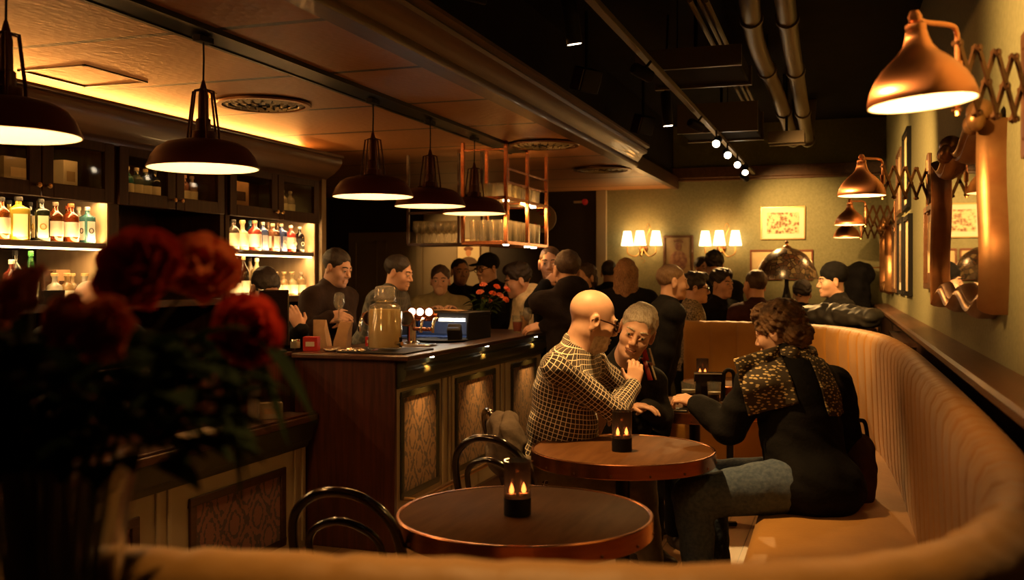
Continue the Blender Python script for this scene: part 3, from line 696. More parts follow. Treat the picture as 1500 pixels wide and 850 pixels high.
def bottle(shape, r, h, col, lab, loc, labelcol=(.8,.74,.62), cap=(.02,.018,.016), tr=.55, lz=(.14,.48), mark=None, name='liquor_bottle', group=None):
    p = [(a*r, b*h) for a, b in SHAPES[shape]]; sq = shape == 'square'
    seg = 4 if sq else 16
    o = MB()
    if sq:
        rings = []
        for a, b in p:
            e = a*.92; q = []
            for sx, sy in ((1,1),(-1,1),(-1,-1),(1,-1)):
                cr = e*.28 if a > .6*r else e*.55
                for k in range(3):
                    an = math.atan2(sy, sx)-PI/4+PI/4*k
                    q.append(Vector((sx*(e-cr)+cr*math.cos(an), sy*(e-cr)+cr*math.sin(an), b)))
            rings.append(q)
        o.loft(rings)
    else: o.lathe(p, seg=16)
    b = o.build(name, bglass(col, tr), angle=50)
    neck = p[-2][0]
    MB().lathe([(neck*1.12,h*.91),(neck*1.18,h*.92),(neck*1.18,h*1.0),(neck*.9,h*1.012)], seg=12).build('cap', lblm(cap), b)
    if labelcol:
        z0, z1 = lz[0]*h, lz[1]*h
        if sq:
            e = r*.92+.0008; L_ = MB().box(e-.0004, e+.0008, -e*.68, e*.68, z0, z1).box(-e*.68, e*.68, -e-.0008, -e+.0004, z0, z1)
        else:
            L_ = MB(); vs = []; n_ = 14
            for z in (z0, z1):
                for k in range(n_+1):
                    a = -PI*.72+PI*1.05*k/n_; vs.append(((r+.0009)*math.cos(a), (r+.0009)*math.sin(a), z))
            L_.add(vs, [(k, k+1, n_+2+k, n_+1+k) for k in range(n_)])
        lb = L_.build('label', lblm(labelcol), b)
        if mark:
            zc, s = (z0+z1)/2, min(r, (z1-z0))*.36
            for ang in (0, -PI/2):
                ux, uy = math.cos(ang), math.sin(ang); e = (r*.92 if sq else r)+.002; cx, cy = ux*e, uy*e
                MB().tube([(cx-uy*s*math.cos(a), cy+ux*s*math.cos(a), zc+s*math.sin(a)) for a in np.linspace(0, 2*PI, 14, endpoint=False)], s*.24, 5, closed=True).build('label_print', lblm(mark), lb)
    b.location = loc; b.rotation_euler = (0,0,random.uniform(-.25,.25) - (.35 if sq else .2))
    return tag(b, lab, 'bottle', group)
XR = -3.93     # front row of bottles
U, Lw = 1.6805, 1.3605
AMB, CLEAR, GRN, BLU, RED, BLK = (.32,.09,.015), (.80,.78,.70), (.03,.22,.05), (.05,.22,.34), (.45,.03,.02), (.012,.010,.008)
g = 'bottles on the lit shelves left of the flowers'
def yb(u, x=XR):
    d = u-750; q = (-ST*F+CT*d)/(CT*F+ST*d); return x/q
left_up = [('round',.040,.205,AMB,(.75,.68,.52),BLK,'amber whisky bottle with cream label at the left frame edge, left of the yellow bottle',2,None),
 ('square',.036,.20,(.70,.60,.12),(.85,.8,.55),BLK,'pale yellow bottle half hidden behind the wide yellow one',13,None),
 ('square',.052,.215,(.85,.66,.08),(.9,.82,.5),BLK,'wide bright yellow liqueur bottle on the upper left shelf',27,None),
 ('round',.034,.20,BLK,None,BLK,'plain black bottle between the yellow bottle and the green square one',44,None),
 ('square',.040,.215,(.014,.016,.008),(.8,.72,.55),BLK,'dark square bottle with a cream label and round emblem',60,(.40,.26,.06)),
 ('round',.040,.205,(.20,.05,.012),(.78,.72,.62),(.12,.09,.06),'brown spirit bottle with white label, right beside the dark square bottle',81,None),
 ('round',.042,.205,(.28,.06,.015),(.80,.75,.66),(.55,.10,.03),'reddish brown bottle with orange cap on the upper left shelf',104,None),
 ('square',.036,.195,(.12,.38,.42),(.80,.80,.76),(.78,.74,.68),'pale blue gin bottle with white cap, last on the upper left shelf',128,(.05,.05,.06))]
for i, (sh, r, h, c, lc, cp, lab, u, mk) in enumerate(left_up):
    x = XR-(.07 if i in (1,3) else 0)
    bottle(sh, r, h, c, lab, (x, yb(u,x), U), lc, cp, .35 if c[0] < .1 else .6, (.08,.6) if sh == 'square' else (.14,.52), mk, group=g)
bottle('round', .036, .2, AMB, 'brown bottle with an orange cork in the back row beside the orange capped one', (XR-.085, yb(99,XR-.085), U), (.8,.72,.6), (.5,.12,.04), group=g)
bottle('round', .034, .2, CLEAR, 'clear bottle with pale stopper just behind the pale blue gin', (XR-.085, yb(115,XR-.085), U), (.8,.78,.7), (.7,.6,.42), group=g)
left_lo = [('tall',.036,.27,(.03,.04,.02),None,(.02,.02,.02),'tall dark bottle at the back of the lower left shelf',22,-.1),
 ('round',.040,.22,(.25,.05,.03),(.7,.6,.5),(.85,.78,.62),'dark bottle with a white dome cap on the lower left shelf',17,0),
 ('cone',.038,.265,GRN,(.78,.72,.55),(.05,.25,.06),'green tapered bottle on the lower left shelf',45,0),
 ('squat',.040,.155,CLEAR,(.82,.78,.68),(.55,.40,.2),'clear squat bottle with white label in front of the wooden box',80,0),
 ('squat',.036,.155,(.6,.42,.2),(.8,.75,.62),(.60,.42,.2),'squat honey coloured bottle with cork, lower left shelf',98,0),
 ('squat',.034,.155,(.55,.4,.22),None,(.60,.42,.2),'corked squat bottle behind the honey coloured one',106,-.08),
 ('squat',.042,.155,CLEAR,(.8,.76,.65),(.62,.45,.22),'corked clear bottle nearest the roses on the lower left shelf',124,0)]
for sh, r, h, c, lc, cp, lab, u, dx in left_lo:
    bottle(sh, r, h, c, lab, (XR+dx, yb(u,XR+dx), Lw), lc, cp, .6, (.1,.42), group=g)
def card(name, m, loc, s, rz, lab, cat, lid='cream'):
    t = thing(name, lab, cat, loc); c, n_ = math.cos(rz), math.sin(rz); a, b, h = s
    MB().obox((loc[0],loc[1],loc[2]+h/2), (a*c,a*n_,0), (-b*n_,b*c,0), (0,0,h/2)).build('carton', m, t, bevel=.002)
    MB().obox((loc[0]+c*(a+.0008),loc[1]+n_*(a+.0008),loc[2]+h*.5), (.0006*c,.0006*n_,0), (-b*.6*n_,b*.6*c,0), (0,0,h*.16)).build('front_label', lid, t); return t
card('bottle_box', 'wood_dark', (XR-.14, yb(62,XR-.14), Lw), (.04,.04,.17), .1, 'plain brown bottle box behind the green bottle', 'box', 'wood_cab')
card('bottle_box', 'kraft', (XR-.13, yb(82,XR-.13), Lw), (.05,.05,.175), 0, 'pale wooden bottle box behind the squat bottle', 'box', 'wood_cab')
g2 = 'bottles on the lit shelves by the end of the back bar'
right_up = [('round',.040,.20,(.10,.07,.05),(.7,.62,.45),BLK,'smoky glass bottle, first from the left on the far upper shelf',342,None),
 ('squat',.042,.20,(.75,.55,.30),(.85,.78,.6),(.55,.36,.16),'pale amber bottle with cork, second on the far upper shelf',355,None),
 ('round',.048,.205,(.5,.08,.05),(.85,.80,.75),(.35,.2,.1),'large red and white bottle, third on the far upper shelf',373,None),
 ('square',.034,.20,(.06,.10,.30),(.5,.5,.6),(.5,.4,.3),'deep blue bottle left of the wide white label',385,None),
 ('square',.044,.195,(.25,.10,.05),(.9,.86,.76),(.62,.5,.3),'bottle with a wide bright white label on the far upper shelf',399,None),
 ('square',.036,.20,(.05,.08,.28),(.35,.35,.5),(.4,.28,.2),'dark blue square bottle on the far upper shelf right of the white label',412,(.7,.65,.5)),
 ('round',.038,.195,(.62,.07,.05),(.85,.7,.6),(.75,.68,.55),'pink red bottle with white neck on the far upper shelf',426,(.9,.85,.8)),
 ('round',.036,.19,(.02,.015,.015),(.02,.02,.02),(.6,.55,.5),'black bottle with white lettering, last on the far upper shelf',439,(.85,.8,.7))]
for sh, r, h, c, lc, cp, lab, u, mk in right_up:
    bottle(sh, r, h, c, lab, (XR, yb(u), U), lc, cp, .45, (.12,.55), mk, group=g2)
for u, c, lab in ((366,BLU,'blue topped bottle in the back row of the far upper shelf'),(392,(.5,.3,.15),'amber bottle in the back row left of the white label'),(406,(.4,.22,.1),'amber bottle in the back row right of the white label')):
    bottle('tall', .034, .215, c, lab, (XR-.10, yb(u,XR-.10), U), (.6,.55,.5), c, group=g2)
right_lo = [('tall',.038,.265,BLK,(.88,.84,.72),(.02,.02,.02),'first dark wine bottle with white label on the far lower shelf',345,0,(.1,.36)),
 ('tall',.042,.275,BLK,(.90,.86,.74),(.3,.2,.1),'second dark wine bottle with bright white label on the far lower shelf',356,0,(.1,.40)),
 ('tall',.036,.27,(.5,.35,.2),(.7,.6,.45),(.05,.03,.02),'tall clear bottle behind the dark wine bottles',366,-.08,(.1,.4)),
 ('tall',.040,.265,(.75,.62,.38),(.85,.78,.6),(.75,.68,.5),'tall pale bottle left of the bartender with dark hair',376,-.02,(.1,.4)),
 ('squat',.040,.17,(.8,.62,.3),(.9,.84,.66),(.6,.45,.25),'squat golden bottle above the dark haired bartender',392,0,(.1,.45)),
 ('squat',.040,.17,(.8,.60,.3),(.9,.84,.66),(.35,.25,.15),'squat golden bottle right above the menu board',404,0,(.1,.45)),
 ('squat',.040,.17,(.75,.52,.25),(.9,.84,.66),(.6,.45,.25),'squat amber bottle, third from the right end of the far lower shelf',416,0,(.1,.45)),
 ('squat',.042,.17,(.8,.66,.36),(.9,.84,.66),(.6,.45,.25),'squat bright bottle, second from the right end of the far lower shelf',428,0,(.1,.45)),
 ('round',.038,.17,(.5,.36,.2),(.7,.6,.45),(.5,.4,.3),'round bottle at the right end of the far lower shelf',441,0,(.1,.45))]
for sh, r, h, c, lc, cp, lab, u, dx, lz in right_lo:
    bottle(sh, r, h, c, lab, (XR+dx, yb(u,XR+dx), Lw), lc, cp, .55, lz, group=g2)
g3 = 'bottles behind the cabinet glass'
for u, c, cp, lab in ((186,(.05,.25,.25),(.7,.62,.5),'teal bottle, first behind the middle cabinet glass'),(200,(.12,.16,.14),(.6,.55,.45),'clear bottle, second behind the middle cabinet glass'),(213,(.08,.12,.10),(.6,.5,.35),'grey green bottle, third behind the middle cabinet glass'),(226,(.02,.02,.02),BLK,'black bottle, fourth behind the middle cabinet glass'),
                (270,(.3,.12,.06),(.5,.3,.2),'amber bottle behind the right middle cabinet door under the pendant'),(281,(.5,.35,.22),(.3,.2,.15),'clear bottle behind the right middle cabinet door under the pendant'),(300,(.02,.02,.02),BLK,'dark bottle at the right edge of the middle cabinet'),
                (403,(.4,.35,.25),(.3,.3,.25),'clear jar like bottle, left behind the last cabinet door'),(414,(.45,.36,.25),(.3,.3,.25),'clear bottle, middle behind the last cabinet door'),(425,(.4,.33,.25),(.3,.25,.2),'clear bottle, right behind the last cabinet door')):
    bottle('round', .038, .19, c, lab, (-4.0, yb(u,-4.0), 1.951), (.6,.55,.42), cp, .5, group=g3)
card('bottle_box', 'kraft', (-4.0, yb(345,-4.0), 1.951), (.04,.10,.2), 0, 'brown card box behind the left glass of the last cabinet', 'box', 'wood_cab')
card('bottle_box', 'paper', (-4.0, yb(95,-4.0), 1.951), (.04,.05,.17), 0, 'pale box behind the left cabinet glass by the first pendant', 'box', 'shelfcream')
card('bottle_box', 'panelwall', (-4.02, yb(20,-4.02), 1.951), (.04,.10,.15), 0, 'wide grey box behind the cabinet glass under the first pendant', 'box', 'shelfcream')
sg_ = thing('sign_board', 'small black board standing on the lower left shelf', 'sign', (-3.83, yb(76,-3.83), 1.3605))
yy = yb(76,-3.83); MB().obox((-3.83,yy,1.395), (.006,0,0), (0,.085,0), (0,0,.035)).build('board', 'black_matt', sg_, bevel=.003)
MB().obox((-3.86,yy,1.385), (.03,0,.0), (0,.01,0), (0,0,.012)).build('prop', 'black_matt', sg_)

# ================================================================ things on the bar
zb = 1.0725
def jar():
    x, y = -2.51, 5.14; t = thing('drink_dispenser', 'large glass jar of cloudy lemonade with knobbed glass lid on the bar corner', 'jar', (x,y,zb))
    MB().lathe([(.0,.001),(.085,.0),(.096,.012),(.097,.10),(.100,.105),(.100,.115),(.097,.12),(.097,.215),(.088,.25),(.06,.268),(.056,.268),(.056,.272),(.064,.28),(.064,.288),(.05,.288),(.05,.262),(.08,.246),(.0925,.212),(.0925,.016),(.0,.008)], (x,y,zb+.008), 32, close=False).build('jar_glass', 'glass_jar', t)
    MB().lathe([(.0,.0095),(.0905,.0175),(.0905,.213),(.084,.232),(.0,.233)], (x,y,zb+.008), 32, close=False).build('lemonade', 'water', t)
    ld = MB().lathe([(.0,.278),(.045,.274),(.06,.292),(.062,.30),(.056,.31),(.058,.345),(.052,.36),(.03,.366),(.0,.367)], (x,y,zb+.008), 24, close=False).build('lid', 'glass_lid', t)
    R = Vector((.93,-.36,0))
    tp = MB().tube([Vector((x,y,zb+.05))+R*.09, Vector((x,y,zb+.05))+R*.14], .012, 12).build('tap', 'chrome', t)
    MB().tube([Vector((x,y,zb+.03))+R*.13, Vector((x,y,zb+.085))+R*.13], .009, 10).build('tap_lever', 'black_matt', tp)
jar()
tag(MB().box(-2.72,-2.30,4.95,5.36,zb,zb+.008).build('bar_mat', 'black_matt', bevel=.003), 'black rubber bar mat under the lemonade jar', 'mat')
bt = thing('beer_tap', 'copper and chrome beer tap tower with three lit badges behind the jar', 'beer tap', (-2.62,5.75,zb))
xt, yt = -2.62, 5.75
MB().lathe([(.05,0),(.05,.012),(.03,.02),(.028,.15),(.034,.16)], (xt,yt,zb), 20).build('column', 'chrome', bt)
MB().tube([(xt-.33,yt-.02,zb+.17),(xt+.17,yt+.02,zb+.17)], .026, 16).build('crossbar', 'copper', bt)
for i, dx in enumerate((.02,.075,.135)):
    b = MB().lathe([(.028,-.006),(.032,0),(.032,.012)], (xt+dx,yt-.032,zb+.205), 20, axis=(.12,-1,.05)).build('badge', 'copper', bt)
    MB().lathe([(.0,.0135),(.022,.0132),(.022,.0125)], (xt+dx,yt-.032,zb+.205), 20, axis=(.12,-1,.05), close=False).build('badge_light', 'lens', b)
for dx in (-.24, .01):
    h = MB().lathe([(.046,-.008),(.050,0),(.046,.01)], (xt+dx,yt-.10,zb+.165), 24, axis=(.25,-1,.05)).build('round_handle', 'bronze', bt)
    MB().lathe([(.0,.0112),(.041,.0112)], (xt+dx,yt-.10,zb+.165), 24, axis=(.25,-1,.05), close=False).build('handle_face', 'black_gloss', h)
for dx in (-.32,.10,.18):
    MB().tube(crom([(xt+dx,yt-.02,zb+.165),(xt+dx+.01,yt-.08,zb+.16),(xt+dx+.012,yt-.11,zb+.12),(xt+dx+.012,yt-.112,zb+.08)], 5), .010, 10).build('spout', 'chrome', bt)
MB().tube([(xt+.04,yt-.06,zb+.10),(xt+.17,yt-.09,zb+.10)], .012, 10).build('lever', 'copper', bt)
MB().box(xt-.15,xt+.2,yt-.18,yt-.06,zb,zb+.012).build('drip_tray', 'chrome', bt, bevel=.003)
cl = thing('bar_cooler', 'black open bar cooler with blue lining and a white light strip', 'cooler', (-2.68,6.35,zb))
MB().box(-2.95,-2.40,6.55,6.60,zb,zb+.17).box(-2.95,-2.93,6.18,6.55,zb,zb+.17).box(-2.42,-2.40,6.18,6.55,zb,zb+.17).box(-2.95,-2.40,6.18,6.60,zb+.15,zb+.185).box(-2.95,-2.40,6.18,6.60,zb,zb+.008).build('housing', 'black_matt', cl, bevel=.004)
MB().box(-2.93,-2.42,6.535,6.55,zb+.008,zb+.148).box(-2.93,-2.42,6.2,6.55,zb+.008,zb+.02).build('lining', 'blue', cl)
MB().box(-2.92,-2.43,6.165,6.185,zb+.128,zb+.146).build('light_strip', 'ledwhite', cl)
area('cooler_light', (-2.68,6.22,zb+.125), .45, .02, .45, (math.radians(25),0,0), (1,.8,.6))
ct = thing('card_reader', 'grey card reader with a screen leaning in front of the blue cooler', 'card reader', (-2.47,6.1,zb))
MB().obox((-2.47,6.10,zb+.05), (.045,.01,0), (-.008,.03,.02), (.0,-.012,.045)).build('body', 'black_matt', ct, bevel=.006)
MB().obox((-2.472,6.084,zb+.068), (.034,.008,0), (-.0006,.002,.0015), (.0,-.006,.022)).build('screen', mat('dim screen',(.05,.06,.08),.2, emit=(.4,.5,.7), estr=.12), ct)
tag(MB().lathe([(.0,0),(.16,0),(.175,.012),(.17,.016),(.155,.006),(.0,.006)], (-2.55,5.78+.28,zb), 32, close=False).build('serving_tray', 'black_matt'), 'round black serving tray lying on the bar before the cooler', 'tray')
def beer(x, y, z, lab, h=.15, r=.038, c=(.55,.17,.03), lvl=.8):
    t = thing('beer_glass', lab, 'glass', (x,y,z))
    MB().lathe([(.0,.001),(r*.8,0),(r,h*.9),(r*1.02,h),(r*.95,h),(r*.92,h*.9),(r*.74,.008),(.0,.008)], (x,y,z), 18, close=False).build('glass_wall', 'glass', t)
    MB().lathe([(.0,.0085),(r*.735,.0085),(r*.9,h*lvl),(.0,h*lvl)], (x,y,z), 18, close=False).build('drink', mat('beer',c,.15,trans=.35), t)
    MB().lathe([(.0,h*lvl+.0003),(r*.9,h*lvl+.0003),(r*.91,h*(lvl+.1)),(.0,h*(lvl+.1))], (x,y,z), 18, close=False).build('foam', 'cream', t)
beer(-2.40, 7.20, zb, 'pink beer glass on the bar right of the rose vase', .13, .04, (.50,.12,.07), .62)
beer(-2.44, 7.50, zb, 'beer glass in front of the cream hooded man', .15, .04, (.6,.28,.07))
beer(-3.36, 7.28, zb, 'dark beer with pale head in front of the khaki sweater man', .16, .04, (.08,.025,.01))
beer(-3.16, 7.30, zb, 'handled amber beer mug in front of the khaki sweater man', .13, .055, (.42,.16,.05), .75)
beer(-3.0, 7.36, zb, 'dark beer glass left of the rose vase beyond the cooler', .15, .04, (.10,.04,.02))
o = sg.copy(); C.objects.link(o); o.location = (-2.37,7.36,zb); tag(o, 'empty stemmed glass beside the hand resting on the bar', 'glass')
menu = thing('menu_stand', 'open dark menu lying on top of the blue cooler', 'menu', (-2.7,6.4,zb+.185))
MB().obox((-2.74,6.40,zb+.192), (.07,0,.004), (0,.09,0), (0,0,.003)).obox((-2.60,6.40,zb+.192), (.07,0,-.004), (0,.09,0), (0,0,.003)).build('pages', 'kraft', menu)
# little things at the near corner of the bar
for (x, y, s, rz), lab in zip(((-2.92,5.03,(.012,.07,.11),-.9),(-2.80,5.55,(.03,.05,.075),-.8)), ('red card box with a white mark by the paper bags at the bar corner', 'red card box standing behind the paper bags on the bar')):
    card('tea_box', 'redbox', (x,y,zb), (s[0]+.02,s[1]*.6,s[2]*.75), -PI/2+.25, lab, 'box', 'paper')
def bag(x, y, h, lean, lab):
    rings = []
    for k, (zz, a, b) in enumerate(((0,.040,.028),(.3,.042,.030),(.7,.040,.022),(1,.043,.007))):
        rings.append([Vector((x+sx*a+lean*zz*.05+(.004*math.sin(5*k+sx)), y+sy*b, zb+.0+h*zz)) for sx, sy in ((-1,-1),(-.3,-1.15),(.3,-.9),(1,-1),(1,1),(.3,.9),(-.3,1.1),(-1,1))])
    tag(MB().loft(rings).build('paper_bag', 'kraft', angle=25), lab, 'bag')
bag(-2.95, 5.22, .17, -.5, 'upright brown paper bag behind the red box'); bag(-2.83, 5.22, .16, .6, 'slumped brown paper bag leaning right at the bar corner')
cn_ = thing('tin_can', 'small silver tin on the bar corner left of the red box', 'can', (-3.02,5.02,zb+.004))
MB().lathe([(.026,0),(.028,.003),(.028,.06),(.026,.063)], (-3.02,5.02,zb+.004), 18).build('tin', 'chrome', cn_); MB().lathe([(.0285,.012),(.0285,.05)], (-3.02,5.02,zb+.004), 18, close=False).build('tin_label', 'panelwall', cn_)
tag(sdf_mesh('crumpled_foil', [E((-2.80+.04*i, 5.02+.02*math.sin(i*2), zb+.012), (.034,.026,.014), k=.01) for i in range(6)], .004, 'foil', wrinkle=.004, wscale=90), 'crumpled heap of silver wrappers beside the jar mat', 'wrapper')
# screen held by the dark haired bartender
ps = thing('order_screen', 'upright dark order screen on the bar ledge before the dark haired bartender', 'screen', (-3.13,4.72,1.076))
cx = at(401, 455, 5.55); yS = cx.y
MB().obox((cx.x,yS,1.27), (.085,.02,0), (-.002,.008,0), (0,0,.155)).build('screen_back', 'black_gloss', ps, bevel=.006)
MB().lathe([(.07,0),(.07,.01),(.02,.02),(.018,.08)], (cx.x-.01,yS+.02,1.076), 18).build('stand', 'black_matt', ps)
# niche of the low counter
nb = at(407, 612, 5.25); card('napkin_box', 'panelwall', (-2.93,4.62,.741), (.035,.06,.085), -.9, 'small cream napkin box on the low side counter', 'box', 'kraft')
o = tb.copy(); C.objects.link(o); o.location = (-2.93,4.46,.741); tag(o, 'clear tumbler left of the napkin box on the low counter', 'glass')
dc = thing('decanter', 'small clear decanter with amber drink among the low counter things behind the roses', 'decanter', (-2.95,4.36,.741))
MB().lathe([(.0,.001),(.045,0),(.05,.02),(.045,.08),(.016,.12),(.014,.16),(.02,.165),(.018,.165),(.011,.155),(.0,.012)], (-2.95,4.30,.741), 18, close=False).build('decanter_glass', 'glass', dc)
MB().lathe([(.0,.165),(.02,.172),(.024,.19),(.012,.205),(.0,.206)], (-2.95,4.30,.741), 14, close=False).build('stopper', 'glass', dc)
tag(MB().box(-2.985,-2.89,3.85,4.15,.741,.765).build('menu_card', 'cream', bevel=.003), 'pale menu booklet lying on the low counter behind the roses', 'menu')

# ================================================================ pendants over the bar
def pendant(x, y, lab):
    rz = 1.94; t = thing('pendant_lamp', lab, 'pendant lamp', (x,y,rz), 'dark red pendants over the bar')
    P = [(.222,0),(.2245,.004),(.218,.018),(.205,.050),(.180,.082),(.145,.102),(.10,.113),(.055,.118),(.05,.125),(.048,.15),(.03,.155)]
    I = [(.0,.148),(.044,.146),(.05,.112),(.10,.107),(.143,.096),(.176,.077),(.20,.047),(.213,.016),(.219,.0)]
    MB().lathe(P, (x,y,rz), 48, close=False).build('shade', 'lampred', t)
    MB().lathe(list(reversed(I))+[], (x,y,rz), 48, close=False).lathe([(.2222,0),(.219,0)], (x,y,rz), 48, close=False).build('shade_lining', 'white_in', t)
    MB().ell((x,y,rz+.075), (.034,.034,.042), 16, 10).build('bulb', 'bulb', t)
    for k in range(6):
        a = 2*PI*k/6+.3; c, s_ = math.cos(a), math.sin(a)
        MB().tube([(x+.066*c,y+.066*s_,rz+.115),(x+.064*c,y+.064*s_,rz+.15),(x+.042*c,y+.042*s_,rz+.315),(x+.012*c,y+.012*s_,rz+.322)], .0048, 6).build('cage_rod', 'lampred', t)
    MB().lathe([(.030,.15),(.030,.20),(.022,.205),(.020,.30),(.012,.335),(.006,.36)], (x,y,rz), 16).build('socket', 'lampred', t)
    MB().tube([(x,y,rz+.355),(x+.002,y,rz+.45),(x,y,2.47)], .004, 6).build('cord', 'black_matt', t)
    MB().box(x-.02,x+.02,y-.045,y+.045,2.455,2.48).build('track_adapter', 'black_matt', t, bevel=.003)
    point('pendant_light', (x,y,rz+.03), PEND if y < 5.2 else PEND*.6, .06)
PEND = 7.0
XPd = -2.5
for y, lab in ((2.44,'nearest dark red pendant, cut by the left frame edge'),(3.444,'second dark red pendant, in front of the middle cabinet'),(4.97,'third dark red pendant, the middle one above the jar'),(5.763,'fourth dark red pendant, left of the glass rack'),(6.54,'farthest dark red pendant, overlapping the glass rack')):
    pendant(XPd, y, lab)

# ================================================================ copper scissor lamps on the right wall
def scissor_lamp(S, yw, lab, tilt=0., power=6.):
    S = Vector(S); W = Vector((wallx(yw), yw, S.z+.10)); t = thing('wall_lamp', lab, 'wall lamp', W, 'copper scissor lamps on the right wall')
    ax = Vector((math.sin(tilt)*.5, 0, 1)).normalized()
    P = [(.125,0),(.1258,.004),(.1235,.018),(.117,.040),(.105,.063),(.088,.085),(.067,.105),(.047,.122),(.034,.140),(.0275,.158),(.0245,.174),(.020,.178)]
    sh = MB().lathe(P, S, 44, axis=ax, close=False).build('shade', 'copper_lamp', t)
    MB().lathe([(.1252,0),(.122,.001),(.113,.04),(.10,.062),(.084,.081),(.063,.10),(.043,.118),(.0,.13)], S, 44, axis=ax, close=False).build('shade_lining', 'white_in', t)
    MB().ell(S+ax*.055, (.026,.026,.03), 14, 8).build('bulb', 'bulb', t)
    MB().lathe([(.020,.172),(.024,.178),(.024,.19),(.014,.2),(.017,.21),(.010,.224),(.0,.226)], S, 16, axis=ax, close=False).build('cap', 'copper_lamp', t)
    top = S+ax*.205
    d = (W-top); d.z = 0; L_ = d.length; d.normalize()
    A = S+d*.150; A.z = S.z+.205
    rod = crom([top, top+d*.06, A-d*.03+Vector((0,0,.0)), A-d*.006+Vector((0,0,-.012)), A+Vector((0,0,-.05)), Vector((A.x,A.y,S.z-.015))], 6)
    MB().tube(rod, .0065, 8).build('hook_arm', 'copper_lamp', t)
    MB().lathe([(.012,-.05),(.012,.0)], Vector((A.x,A.y,S.z+.12)), 10).build('clamp', 'copper_lamp', t)
    side = Vector((-d.y, d.x, 0)); z0, z1 = S.z+.0, S.z+.165; n_ = 4
    span = (W-A); span.z = 0; Ls = span.length-.03
    for i in range(n_):
        a, b = A+d*(Ls*i/n_), A+d*(Ls*(i+1)/n_)
        for s_, (p, q) in ((.005,(z0,z1)),(-.005,(z1,z0))):
            u0 = Vector((a.x,a.y,p))+side*s_; u1 = Vector((b.x,b.y,q))+side*s_
            dd = (u1-u0); hl = dd.length/2+.008; dd.normalize()
            MB().obox((u0+u1)/2, dd*hl, side*.003, dd.cross(side)*.008).build('lattice_bar', 'bronze', t)
        for p, q in (((a+b)/2, (z0+z1)/2),(a,z0),(a,z1)):
            c = Vector((p.x,p.y,q)); MB().tube([c-side*.012, c+side*.012], .008, 8).build('rivet', 'bronze', t)
    E_ = A+d*Ls
    MB().tube([Vector((E_.x,E_.y,z0-.05)), Vector((E_.x,E_.y,z1+.05))], .007, 8).build('wall_rod', 'bronze', t)
    for z in (z0-.04, z1+.04): MB().tube([Vector((E_.x,E_.y,z)), Vector((W.x-.02,W.y,z))], .006, 8).build('bracket', 'bronze', t)
    MB().box(W.x-.022, W.x, W.y-.05, W.y+.05, z0-.09, z1+.09).build('wall_plate', 'wood_ledge', t, bevel=.005)
    point('wall_lamp_light', S+ax*.02, power, .04)
scissor_lamp((.165,2.58,1.915), 3.02, 'nearest copper wall lamp, large at the upper right', -.16, 3.6)
scissor_lamp((.06,5.70,1.935), 6.05, 'second copper wall lamp with a scissor arm, left of the mirror', 0, 5.2)
scissor_lamp((.0,9.0,1.94), 9.25, 'third copper wall lamp, small before the far corner', 0, 5.5)
scissor_lamp((-.03,10.3,1.88), 10.5, 'last dark copper wall lamp, just under the third one', 0, 2.5)

# ================================================================ sconces on the far wall
def sconce(x, z, lab):
    y = Y1; t = thing('wall_sconce', lab, 'wall sconce', (x,y,z), 'three armed sconces on the far wall')
    MB().lathe([(.055,0),(.05,.02),(.03,.03),(.02,.05)], (x,y,z-.10), 20, axis=(0,-1,0)).build('backplate', 'bronze', t)
    for dx, dy in ((-.165,-.11),(.0,-.2),(.165,-.11)):
        MB().tube(crom([(x,y-.045,z-.10),(x+dx*.45,y+dy*.6,z-.19),(x+dx*.95,y+dy,z-.16),(x+dx,y+dy,z-.09),(x+dx,y+dy,z-.045)], 6), .007, 8).build('arm', 'brass', t)
        MB().lathe([(.008,-.06),(.028,-.05),(.03,-.044),(.01,-.04)], (x+dx,y+dy,z), 14).build('drip_cup', 'brass', t)
        MB().lathe([(.070,-.08),(.042,.085)], (x+dx,y+dy,z+.01), 24, close=False).lathe([(.0695,-.08),(.0415,.085)], (x+dx,y+dy,z+.01), 24, close=False).build('shade', 'fabricshade', t)
    MB().tube(crom([(x,y-.03,z-.12),(x-.02,y-.06,z-.20),(x+.03,y-.06,z-.24),(x+.0,y-.05,z-.27)], 5), .004, 6).tube(crom([(x+.02,y-.03,z-.05),(x+.06,y-.06,z+.06),(x+.09,y-.06,z+.14),(x+.06,y-.05,z+.18),(x+.03,y-.05,z+.1)], 5), .0035, 6).build('scroll', 'brass', t)
    point('sconce_light', (x,y-.19,z+.12), 1.7, .05); point('sconce_light', (x,y-.19,z-.10), .8, .05)
sconce(at(931,349,11.0).x, 1.92, 'three shaded wall sconce left of the framed figure picture')
sconce(at(1051,350,10.8).x, 1.91, 'three shaded wall sconce right of the framed figure picture')

# ================================================================ pictures
def art(name, a, b, sc=6., c3=None):
    m, t, N, L, p = nt(name); p.inputs['Roughness'].default_value = .6
    v = coords(N, L, (1,1,1)); n = N.new('ShaderNodeTexVoronoi'); n.inputs['Scale'].default_value = sc; L.new(v, n.inputs['Vector'])
    n2 = N.new('ShaderNodeTexNoise'); n2.inputs['Scale'].default_value = sc*2; L.new(v, n2.inputs['Vector'])
    s = math_node(N, L, 'ADD', math_node(N, L, 'MULTIPLY', n.outputs['Distance'], .9), math_node(N, L, 'MULTIPLY', math_node(N, L, 'SUBTRACT', n2.outputs['Fac'], .5), 1.2))
    r = N.new('ShaderNodeValToRGB'); r.color_ramp.elements[0].color = c4(a); r.color_ramp.elements[1].color = c4(b)
    r.color_ramp.elements[0].position = .2; r.color_ramp.elements[1].position = .55
    L.new(s, r.inputs[0]); L.new(r.outputs[0], p.inputs['Base Color']); return m
M['art_sepia'] = art('sepia drawing', (.16,.075,.03), (.72,.55,.32), 24)
M['art_fig'] = mat('brown canvas', (.27,.18,.085), .6, col2=(.36,.25,.12), nscale=14)
